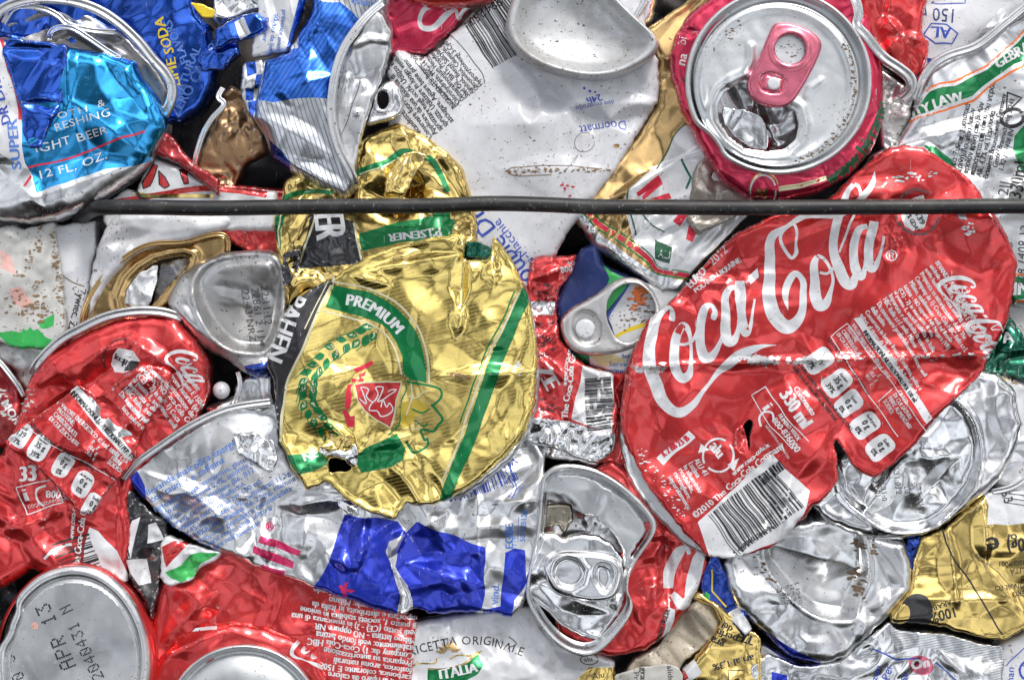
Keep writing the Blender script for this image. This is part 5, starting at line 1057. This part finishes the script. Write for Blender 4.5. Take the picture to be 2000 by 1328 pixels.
s.text('NUMERO', 1108, 517, 9, -4, WHT, bold=.03); s.text('800', 1094, 534, 17, 10, WHT, bold=.04); s.text('ZE', 1045, 722, 42, -60, WHT, bold=.06)
r = random.Random(4)
for _ in range(60):
    x, y = r.choice(((r.uniform(1045, 1082), r.uniform(630, 700)), (r.uniform(1050, 1095), r.uniform(555, 580)), (r.uniform(1045, 1090), r.uniform(775, 800)))); s.line([(x-4, y-1), (x, y+2), (x+4, y-2)], 2, BLKP)
s.zone([(1030, 590), (1085, 590), (1080, 615), (1035, 618)], ALU); s.build()
solo('drink_can', 'silver crumpled can bottom below the slim red can, above the open tabbed lid', 'can', C3((60,20),(200,10),(400,-60),(590,60),(580,120),(500,202),(400,170),(210,150),(190,80)), ALU, 16, SC_, seed=252, crum=.25, cell=44, R=12, dome=14)
# ---------------- printed can with a large ring tab
O = B3((300,560),(330,470),(400,330),(430,270),(545,180),(570,330),(700,390),(880,450),(1060,500),(900,640),(760,800),(715,960),(620,948),(480,900),(390,850),(318,700))
t = Thing('food_can', 'blue, green and white printed food can with a large dull ring tab', 'can', 1190, 600, 5)
s = sheet(t, 'can_wall', O, NAVY, 8, 261, .06, 90, R=12, dome=12)
s.zone(B3((570,340),(610,380),(730,430),(590,600),(560,560),(600,420)), LGRN); s.zone(B3((722,430),(900,450),(1060,500),(900,640),(760,800),(715,960),(620,948),(500,905),(490,840),(640,760),(600,640)), WHT); s.zone(B3((400,840),(490,850),(490,905),(400,880)), GRN)
s.line(B3((590,640),(722,440)), 4, BINK); s.zone(stroke(B3((640,745,16),(740,700,24),(840,660,20))), YEL); s.zone(B3((490,850),(640,840),(700,880),(560,910)), met('cream_yellow_print', (.72, .62, .3), 0, .4, .3, .5, .3))
chips(s, B3((720,540),(780,480),(760,600)), 24, 8, 9, ORG, 3); chips(s, B3((680,640),(850,600),(760,520)), 90, 14, 3, DIRT, 5)
s.lines(['Servering', 'orppin', 'Suggestion'], 1190, 713, 14, -4, 13, BINK); s.text('Serv', 1214, 698, 12, 0, BINK); s.build()
TB = B3((325,680),(345,620),(400,572),(480,530),(550,490),(620,432),(700,406),(790,425),(850,480),(885,560),(892,620),(840,710),(760,800),(640,842),(500,852),(410,835),(350,775))
RH = B3((588,650),(585,560),(620,490),(690,445),(770,450),(830,500),(868,570),(850,660),(790,740),(710,785),(640,760))
G_ = B3((385,700),(400,620),(460,585),(530,610),(570,690),(560,770),(490,800),(420,780))
tb = Sheet(t, 'pull_tab', TB, met('worn_tab_metal', (.62, .61, .60), 1, .42, 0, .3, .6), HF(40, seed=262, crum=.02, cell=60, R=11, dome=12, fn=addf(beadfn(RH, 3, 4, 3), bowlfn(G_, 8, 8))), sm=2, step=3.6, holes=(RH,), jag=.3, skirt=16).build()
c = cap(B3, (468, 700)); button(t, 'rivet', c[0], c[1], 35, 19, WHTC, tb, 4)
# ---------------- energy drink can, bottom centre
O = [(246, 932), (270, 905), (320, 868), (380, 828), (450, 797), (530, 785), (560, 800), (600, 900), (700, 960), (800, 960), (870, 925), (940, 880), (985, 862), (1010, 845), (1040, 858), (1060, 888), (1063, 930), (1058, 1010), (1058, 1080), (1035, 1140), (1020, 1180), (1000, 1205), (960, 1196), (905, 1194), (838, 1198), (812, 1185), (780, 1200), (730, 1188), (682, 1171), (612, 1147), (560, 1126), (500, 1108), (430, 1076), (395, 1062), (330, 1022), (290, 982), (262, 955)]
t = Thing('drink_can', 'silver and royal blue slim can with pale blue print, torn open below the gold disc', 'can', 650, 1000, 30, BC)
s = sheet(t, 'can_wall', O, ALUM, 38, 301, .18, 84, R=14, dome=14, step=4.5, ridges=((540, 985, 520, 1100, 6, 9), (540, 985, 690, 975, 6, 8), (715, 985, 700, 1110, 6, 9), (700, 1110, 640, 1080, 7, 8), (790, 1035, 760, 1085, 5, 12), (800, 1100, 940, 1140, 8, 9), (810, 1040, 870, 1000, 6, 7), (930, 960, 935, 1090, 9, 9), (965, 980, 1050, 975, 8, 8), (300, 930, 480, 1010, 10, 6), (600, 1010, 590, 1090, 9, 7)), dents=((880, 1000, 30, -9), (980, 1030, 26, 9), (600, 1040, 40, 9)))
s.zone(C2((522,452),(600,465),(690,462),(805,482),(850,545),(760,590),(738,650),(780,740),(820,880),(802,985),(700,955),(600,925),(360,838),(440,700)), RBLU)
s.zone(C2((800,640),(850,540),(905,488),(1265,620),(1262,860),(1255,945),(1200,970),(1100,985),(920,990),(885,960),(885,900),(860,820),(790,720)), RBLU)
s.zone(C2((1368,650),(1420,628),(1480,640),(1490,800),(1420,900),(1400,1010),(1250,1010),(1262,950),(1345,935)), RBLU); s.zone(C1((660,255),(692,262),(745,222),(775,300),(790,390),(850,455),(750,400)), RBLU)
ti = ['Bevanda analcolica energetica', 'con taurina e caffeina', 'Ingredienti: acqua, saccarosio, glucosio,', 'acido citrico, taurina 0,4%, anidride carb', 'caffeina, inositolo, vitamine (B6, B12', 'coloranti, caramello, riboflavina,', 'Informazioni nutrizionali per 100 ml:', 'energia 45 kcal, proteine 0g, carboidrati 11,3g', 'RDA (144%RDA), vitamina B6 2,0mg, vitamina', 'pantotenico, dose giornaliera raccomandata', 'Da consumarsi entro: vedi sotto la', 'non disperdere nell\'ambiente']
s.lines(ti[:2], 291, 968, 19, 30, 17, LBINK, bold=.02); s.lines(ti[2:], 305, 1002, 15.5, 30, 13.4, LBINK, xs=.92, bold=.015)
PR = met('raspberry_print', (.62, .02, .12), .6, .3, .5, .6, .15)
s.zone([C2((88,558),(180,595),(302,642),(288,672),(180,635),(75,592)), C2((52,612),(150,655),(262,702),(248,735),(130,695),(40,650)), C2((80,712),(150,735),(205,745),(200,780),(90,760))], PR)
s.line(C2((60,610),(150,640),(260,692)), 3, WHT); (x, y), = C2((112, 535)); s.text('®', x, y, 24, 10, PR, bold=.03); (x, y), = C2((525, 878)); s.text('K', x, y, 36, 30, PR, bold=.05)
s.bars(866, 940, 18, 140, 44, BINK, 22, 9); s.text('EGBE', 1000, 1072, 22, 88, LBINK, bold=.05); s.text('17P', 1008, 1068, 14, 88, LBINK); s.text('50 22B12B', 1025, 1060, 15, 88, LBINK, bold=.02); s.line([(1011, 1060), (1012, 1008)], 1, LBINK); s.text('vind.', 970, 1180, 22, 86, LBINK, bold=.02)
s.line([(1005, 870), (988, 890), (1010, 905)], 3, BINK, True); s.line([(985, 930), (1000, 950), (990, 970)], 1.6, BINK, True); s.line([(990, 928), (1006, 950), (996, 972)], 1.6, BINK, True); s.line([(1010, 862), (1030, 855)], 4, BINK)
s.build()
tube(t, 'lid_rim', [(x, y, z) for (x, y), z in zip(((244, 935), (268, 906), (320, 868), (380, 829), (450, 798), (532, 785)), (44, 50, 52, 52, 50, 42))], 7, ALUM, flat=.8)
sheet(t, 'torn_flap', C2((-60,20),(60,10),(150,60),(180,160),(140,230),(60,180),(-40,120)), ALU, 52, 302, .3, 34, R=4, dome=4, skirt=10).build()
sheet(t, 'torn_flap', C2((488,360),(540,380),(600,420),(612,450),(560,440),(495,410)), ALU, 54, 303, .2, 34, skirt=8, step=4).build()
sheet(t, 'torn_flap', C2((762,692),(812,760),(860,830),(886,890),(872,945),(818,972),(832,880),(800,780)), ALU, 46, 304, .08, 60, R=6, dome=-5, skirt=6, step=4).build()
# ---------------- black, white, green and red scrap
def art(s):
    s.zone(C1((670,560),(700,480),(745,460),(720,560),(705,640),(700,690)), WHT); s.zone(C1((790,500),(830,490),(870,580),(780,600)), WHT); s.zone(C1((670,690),(775,690),(800,810),(740,830),(690,760)), WHT)
solo('label_scrap', 'black and white glossy scrap squeezed between the red can and the blue printed can', 'scrap', C1((670,280),(740,370),(800,440),(880,480),(890,600),(850,740),(840,850),(800,1000),(765,900),(700,820),(665,680),(680,560)), BLKP, 30, None, art, seed=305, crum=.28, cell=44, R=6, dome=6, step=4, skirt=50)
def art(s):
    s.zone(C1((860,620),(930,590),(1010,600),(960,650),(880,730)), RED); s.zone(C1((900,790),(870,760),(960,720),(1000,670),(1060,650),(1160,650),(1060,710),(1040,770),(960,810)), LGRN)
solo('label_scrap', 'red, white and bright green crumpled scrap above the bottom left red can', 'scrap', C1((850,620),(880,560),(960,590),(1060,620),(1180,650),(1150,690),(1060,730),(1020,800),(900,830),(850,800),(852,700)), WHT, 36, None, art, seed=306, crum=.25, cell=40, R=6, dome=6, step=4, skirt=30)
# ---------------- bottom left red cans
O = [(298, 1215), (305, 1150), (325, 1110), (380, 1085), (440, 1070), (500, 1085), (600, 1130), (700, 1160), (790, 1190), (818, 1208), (808, 1270), (800, 1420), (300, 1420), (290, 1330)]
t = Thing('drink_can', 'red can covered in upside-down white print, under the blue and silver slim can', 'can', 550, 1240, 5, RC)
s = sheet(t, 'can_wall', O, RED, 14, 311, .10, 110, R=18, dome=18, ridges=((330, 1130, 420, 1190, 12, 10), (400, 1110, 520, 1180, 14, 9), (320, 1250, 420, 1160, 12, 9), (770, 1190, 790, 1240, 6, -8)), dents=((480, 1160, 50, -14), (400, 1160, 40, 14)))
up = ['odori, al riparo da calore', 'carbonica, colorante E 150d, acido', 'fosforico, aromi naturali', 'Preparata su autorizzazione', 'Company da: 1) Coca-Cola HBC', 'stabilimento: vedi fondo lattina', 'Milano lattina - NO oppure NR', 'vedi sotto (CE) - 2) in mancanza di una', 'di punto 1, società stabilita in unione', 'Importata e distribuita in Italia da', 'HBC Italia s.r.l. sede: Milano', 'preferibilmente entro: vedi fondo', 'pulito e senza odori, al riparo da', 'luce solare e da fonti di calore.']
s.lines(up, 802, 1330, 17.5, 172, 14.2, WHT, xs=.9, bold=.035); s.build()
O = [(270, 1420), (288, 1330), (310, 1285), (345, 1245), (400, 1222), (455, 1216), (520, 1226), (575, 1250), (625, 1295), (680, 1420)]
t = Thing('drink_can', 'glossy red can with a thick silver rim cut off by the bottom edge, left side', 'can', 470, 1380, 30, RC)
s = sheet(t, 'can_wall', O, RED, 36, 312, .09, 90, R=26, dome=24, ridges=((320, 1280, 440, 1230, 7, 8), (310, 1270, 400, 1228, 5, -8)))
s.line(C1((870,1130),(960,1080),(1060,1065),(1150,1055)), 6, SCR, True); s.zone(xf(script(1), (1275, 650), (608, 1240), .34, -64), SCR); s.build()
polar(t, 'can_lid', ell(478, 1404, 150, 148, 0, 44), [(1.0, -30), (1.005, -8), (.995, -1), (.975, 0), (.955, -3), (.94, -9), (.925, -18), (.90, -22), (.87, -20), (.85, -15), (.5, -14), (.02, -14)], 62, SATIN, n=150, sm=1, wob=1.5)
# ---------------- silver lid with a date, bottom left corner
t = Thing('drink_can', 'can seen on its broad silver base with a black dotted date, bottom left corner', 'can', 147, 1290, 50, SC_)
polar(t, 'can_wall', ell(147, 1292, 156, 192, 0, 40), [(1.0, -90), (1.0, -30), (.99, -12), (.95, -6)], 66, RED, n=120, sm=1, wob=2)
RG = [(x+(14 if (x < 40 and 1180 < y < 1260) else 0), y) for x, y in ell(146, 1290, 149, 187, 0, 44)]
polar(t, 'base_rim', RG, [(1.0, -26), (1.0, -12), (.985, -5), (.955, -1), (.925, 0), (.89, -3), (.868, -9), (.862, -14), (.85, -15), (.835, -11), (.82, -11)], 76, ALUM, n=160, sm=1, wob=2)
s = Sheet(t, 'base_panel', ell(146, 1292, 125, 157, 0, 50), SATIN, HF(68, seed=313, crum=.015, cell=100, fn=lambda x, y: -10*np.exp(-((x-20)/60)**2-((y-1290)/60)**2)-7*(1-((x-146)/125)**2-((y-1292)/157)**2)), sm=1, step=5, jag=.1, warp=1, skirt=6)
BD = met('dotted_date_ink', (.015, .02, .022), .0, .4, .2, .2, 0)
def dots(tx, x, y, ang, px):            # dot matrix print from a 5 x 7 pattern
    G = {'0': '0E11191513110E', '1': '040C040404040E', '3': '1F02040201110E', 'A': '0E11111F111111', 'P': '1E11111E101010', 'R': '1E11111E141211', '2': '0E11010204081F', '4': '02060A121F0202', 'L': '1010101010101F', 'N': '11191513111111', ':': '00040000040000', 'B': '1E11111E11111E', 'H': '1111111F111111'}
    a = math.radians(ang); ca, sa = math.cos(a), math.sin(a)
    for k, ch in enumerate(tx):
        if ch not in G: continue
        for rr in range(7):
            v = int(G[ch][2*rr:2*rr+2], 16)
            for cc in range(5):
                if v >> (4-cc) & 1:
                    u, w = (k*6.6+cc)*px, (6-rr)*px*1.25
                    X, Y = x+u*ca-w*sa, y-(u*sa+w*ca); s.poly([(X+px*.62*math.cos(q), Y+px*.62*math.sin(q)) for q in (0, 1.05, 2.1, 3.14, 4.19, 5.24)], BD, 0)
dots('01 APR 13', 175, 1360, 113, 3.5); dots('L12040431 N', 218, 1352, 115, 2.7); dots('01 APR 13', 52, 1404, 113, 3.5); dots('L12040 31', 88, 1400, 116, 2.7)
s.poly(ell(71, 1221, 7, 8, 0, 14), met('faded_red_print', (.66, .38, .34))); s.build()
# ---------------- white can with wheat and green ribbon
O = [(790, 1420), (786, 1300), (800, 1215), (880, 1202), (960, 1190), (1035, 1180), (1062, 1225), (1125, 1255), (1200, 1288), (1215, 1420)]
t = Thing('drink_can', 'white beer can with gold wheat and a green ribbon reading ITALIA, at the bottom', 'can', 1000, 1310, -10, WC)
s = sheet(t, 'can_wall', O, WHT, 2, 321, .13, 72, R=14, dome=14, ridges=((880, 1210, 870, 1260, 5, 7), (1020, 1200, 1080, 1300, 9, 9), (960, 1220, 1000, 1290, 10, -6), (1080, 1260, 1180, 1290, 8, 8)))
s.arc('RICETTA ORIGINALE', 912, 1530, 272, 114, 25, BLK, cw=True, sp=1.05, xs=.92)
s.zone(C2((968,1268),(1040,1268),(1120,1255),(1180,1220),(1228,1180),(1262,1240),(1230,1290),(1170,1322),(1100,1345),(970,1345)), GRN); s.line(C2((968,1262),(1060,1262),(1140,1240),(1230,1172)), 3, GOLD, True)
(x, y), = C2((1032, 1318)); s.text('ITALIA', x, y, 27, 13, WHT, bold=.05, xs=.95); s.line(C2((870,1262),(920,1235),(1000,1230),(1010,1200)), 2.6, GOLD, True); s.line(C2((1080,1215),(1130,1190),(1210,1190),(1250,1170)), 2.6, GOLD, True)
for k in range(7):
    a = math.radians(20+k*24); x, y = 876, 1274; s.poly([(x+math.cos(a)*6, y-math.sin(a)*4), (x+math.cos(a+.25)*16, y-math.sin(a+.25)*15), (x+math.cos(a)*26, y-math.sin(a)*24), (x+math.cos(a-.25)*16, y-math.sin(a-.25)*15)], BGOLD)
s.line(C2((1400,1090),(1440,1130),(1390,1150)), 2, GRYINK, True); s.line(C3((20,1150),(60,1170),(50,1200)), 9, SCR, True)
s.zone([(1100, 1420), (1115, 1335), (1150, 1302), (1205, 1300), (1215, 1420)], GOLD); s.text('alu', 1140, 1290, 14, 8, BLK); s.line(ell(1150, 1285, 16, 11), 1.6, BLK); s.text('Alu', 1158, 1325, 18, 10, BLK); s.build()
# ---------------- open can with its lid pushed in
O = [(1165, 915), (1195, 898), (1240, 928), (1282, 985), (1300, 1028), (1345, 1040), (1378, 1078), (1385, 1100), (1370, 1145), (1342, 1190), (1312, 1232), (1262, 1270), (1205, 1283), (1165, 1278), (1090, 1240), (1060, 1100), (1080, 960)]
t = Thing('drink_can', 'red can with its whole silver lid pushed in and bent, below the big red can', 'can', 1180, 1090, 20, RC)
s = sheet(t, 'can_wall', O, RED, 18, 331, .13, 76, R=18, dome=16, holes=(C3((260,300),(420,260),(640,380),(720,520),(640,640),(600,900),(450,1080),(260,900),(240,500)),), ridges=((1298, 1030, 1310, 1190, 5, -9), (1240, 1150, 1300, 1140, 6, 7), (1225, 1060, 1290, 1000, 9, 7)))
s.zone([stroke(C3((885,840,50),(900,740,66),(945,650,60),(985,625,30),(1000,660,20))), stroke(C3((985,930,30),(1000,860,60),(1030,740,66),(1060,660,56),(1095,640,20))), stroke(C3((905,870,30),(955,925,56),(990,890,30)))], SCR)
s.zone(C3((865,980),(890,940),(915,950),(915,1000),(880,1100),(850,1110),(870,1040)), WHT); s.text('lattina di', 1288, 1255, 13, 76, BLK, bold=.04); s.text('GDA*', 1300, 1215, 12, 70, BLK, bold=.04); s.build()
RG = C3((212,270),(240,215),(310,180),(420,185),(520,215),(620,275),(720,360),(790,440),(822,500),(800,560),(760,615),(715,680),(672,760),(662,850),(692,900),(690,960),(620,1060),(540,1150),(465,1192),(380,1182),(280,1122),(190,1010),(128,890),(140,760),(200,500))
polar(t, 'lid_rim', RG, [(1.0, -30), (1.01, -10), (1.005, -2), (.985, 1), (.96, 0), (.94, -5), (.925, -16), (.90, -22), (.875, -24)], 50, ALUM, n=180, sm=2, wob=3)
sheet(t, 'lid_panel', C3((218,330),(235,260),(300,232),(400,238),(500,262),(590,310),(680,385),(745,470),(768,520),(740,580),(690,640),(660,740),(645,720),(640,640),(600,560),(560,510),(490,455),(435,450),(400,400),(330,345)), SATIN, 32, 332, .05, 70, skirt=6, step=4, R=5, dome=4).build()
sheet(t, 'inner_wall', C3((200,330),(400,330),(620,480),(680,640),(640,720),(400,620),(200,600)), ALUM, -14, 333, .14, 60, skirt=4).build()
sheet(t, 'inner_foil', C3((222,398),(300,390),(378,396),(384,470),(352,535),(340,560),(318,535),(300,505),(222,532)), met('brassy_inner_metal', (.36, .33, .26), 1, .3, .2, .3, .8), 4, 334, .1, 50, R=8, dome=8, skirt=30, step=4).build()
PL = C3((128,870),(135,760),(175,650),(205,560),(240,535),(300,540),(335,580),(360,550),(440,545),(520,560),(590,600),(640,680),(648,760),(655,860),(650,910),(600,1010),(520,1112),(430,1095),(320,1040),(230,950))
TB = C3((218,740),(235,680),(290,635),(380,630),(500,640),(590,655),(635,700),(645,760),(620,850),(580,895),(480,905),(380,890),(280,860),(240,810))
s = sheet(t, 'pushed_in_lid', PL, ALU, 34, 335, .05, 80, R=8, dome=8, skirt=20, step=4, ridges=((1060, 1140, 1180, 1190, 7, 10), (1190, 1180, 1215, 1165, 6, 8), (1020, 1150, 1060, 1040, 12, 8)), dents=((1170, 1215, 30, -8), (1045, 1110, 24, 8))); s.build()
G1 = C3((262,760),(280,690),(340,655),(400,670),(448,730),(430,800),(370,835),(300,815)); G2 = C3((475,770),(485,700),(530,685),(585,710),(600,780),(570,850),(530,860),(490,820))
tb = Sheet(t, 'pull_tab', TB, ALU, HF(66, seed=336, crum=.01, cell=50, R=11, dome=14, fn=addf(bowlfn(G1, 8, 6), bowlfn(G2, 14, 12), beadfn(G1, 3, 4, 2))), sm=2, step=3, jag=.2, skirt=22).build()
c = cap(C3, (350, 752)); button(t, 'rivet', c[0], c[1], 55, 13, ALUM, tb, 4)
# ---------------- between the open can and the dented base
solo('plastic_scrap', 'dirty beige crumpled film right of the open red can, near the bottom', 'scrap', C3((640,1328),(700,1220),(830,1150),(880,1080),(950,980),(1060,870),(1130,900),(1180,980),(1130,1100),(1040,1180),(960,1240),(900,1400),(640,1400)), met('beige_film', (.40, .35, .27), .1, .4, .3, .5, 1.1), 0, seed=341, crum=.4, cell=40, an=3.5, ang=50, R=8, dome=8, skirt=40)
O = C3((960,960),(1020,850),(1060,850),(1160,930),(1250,1010),(1360,1090),(1360,1500),(960,1500),(940,1300),(1020,1220),(1110,1100),(1170,1000),(1060,900))
def art(s):
    for tx, u, v, a, z_ in (('grafica', 1190, 1120, 155, 24), ('del', 1235, 1040, 150, 20), ('perfetta', 1262, 1090, 158, 22), ('TE', 1345, 1095, 160, 28), ('ari al 1,3%', 1335, 1190, 192, 20)): (x, y), = C3((u, v)); s.text(tx, x, y, z_, a, BLK, bold=.03)
    s.line(C3((1290,1275),(1200,1275),(1200,1400)), 2, BLK); s.zone(C3((960,1270),(1020,1220),(1060,1290),(1000,1330),(940,1330)), WHT); s.zone(C3((940,1260),(975,1275),(990,1310),(940,1340)), RED)
solo('foil_wrapper', 'gold foil wrapper with upside-down black words, left of the dented silver base', 'foil wrapper', C3((940,1500),(955,1280),(1030,1200),(1110,1110),(1160,1020),(1120,940),(1010,900),(1050,845),(1150,920),(1250,1010),(1380,1100),(1380,1500)), GOLD, 8, FS, art, seed=342, crum=.16, cell=70, R=8, dome=8, skirt=30)
def art(s): s.zone(C3((1085,850),(1110,870),(1105,910),(1075,880)), LGRN); s.line(C3((1115,745),(1120,850),(1200,940)), 3, YEL); s.zone(C3((1200,980),(1262,940),(1330,1050),(1290,1090)), SCR)
solo('foil_strip', 'blue and silver foil strip left of the dented silver base, under the big red can', 'foil scrap', C3((1050,830),(1080,750),(1110,670),(1150,660),(1190,760),(1240,880),(1290,960),(1330,1060),(1290,1100),(1210,1010),(1150,960),(1080,900)), DBLU, 12, FS, art, seed=343, crum=.2, cell=50, R=6, dome=6, skirt=40)
def art(s):
    (x, y), = C3((740, 1260)); s.text('grafica', x, y, 17, -88, BLK, bold=.02); (x, y), = C3((700, 1280)); s.text('Pros', x, y, 17, -86, GRYINK); (x, y), = C3((880, 1250)); s.text('alidr', x, y, 16, -84, BLK)
solo('label_scrap', 'grey printed paper scrap at the bottom edge between the white can and the gold wrapper', 'scrap', C3((600,1300),(720,1262),(880,1240),(930,1255),(962,1290),(955,1420),(600,1420)), met('grey_paper', (.45, .44, .41), 0, .6, 0, .3, .5), 14, None, art, seed=344, crum=.1, cell=60, skirt=10)
solo('drink_can', 'bare grey can wall in the gap below the dented silver base, at the bottom', 'can', [(1370, 1240), (1480, 1250), (1600, 1310), (1600, 1420), (1360, 1420)], ALUD, -30, SC_, seed=345, crum=.1, cell=60, R=10, dome=10)
solo('drink_can', 'red can wall in the gap right of the bottom left silver base', 'can', [(270, 1160), (330, 1150), (330, 1420), (270, 1420)], RED, -6, RC, seed=346, crum=.2, cell=40, R=8, dome=8)
solo('drink_can', 'red can wall in the gap beside the barcode of the slim red can', 'can', [(1180, 720), (1240, 710), (1250, 960), (1200, 960), (1170, 900)], RED, -4, RC, seed=347, crum=.2, cell=40, R=8, dome=8)
# ---------------- black wire
t = Thing('baling_wire', 'black lacquered wire strapped straight across the bale', 'wire', 1000, 400, 120)
r = random.Random(3)
P = [(150, 420, -20), (185, 408, 40), (215, 404, 85), (300, 404, 100), (420, 406, 104), (560, 404, 104), (700, 402, 104), (850, 401, 104), (960, 397, 104), (1060, 399, 103), (1160, 403, 102), (1300, 404, 102), (1450, 405, 103), (1600, 404, 104), (1800, 403, 104), (1950, 402, 104), (2100, 402, 100)]
o = tube(t, 'baling_wire_mesh', P, 14.8, WIRE, ns=16)
# a thing of one mesh: no empty needed
o.parent = None; o.matrix_world = t.o.matrix_world.copy(); tag(o, t.o['label'], 'wire'); bpy.data.objects.remove(t.o); o.name = 'baling_wire'
# ---------------- the compressed mass behind the cans, painted near black as shade in the gaps
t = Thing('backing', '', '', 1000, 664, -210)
s = Sheet(t, 'crushed_metal_ground', [(-250, -250), (2250, -250), (2250, 1580), (-250, 1580)], met('gap_shade_metal', (.05, .05, .055), 1, .5, 0, .5, .9), HF(-210, seed=5, crum=.22, cell=140, oct=(1, .5, .2)), step=9, skirt=60, sm=0, jag=0)
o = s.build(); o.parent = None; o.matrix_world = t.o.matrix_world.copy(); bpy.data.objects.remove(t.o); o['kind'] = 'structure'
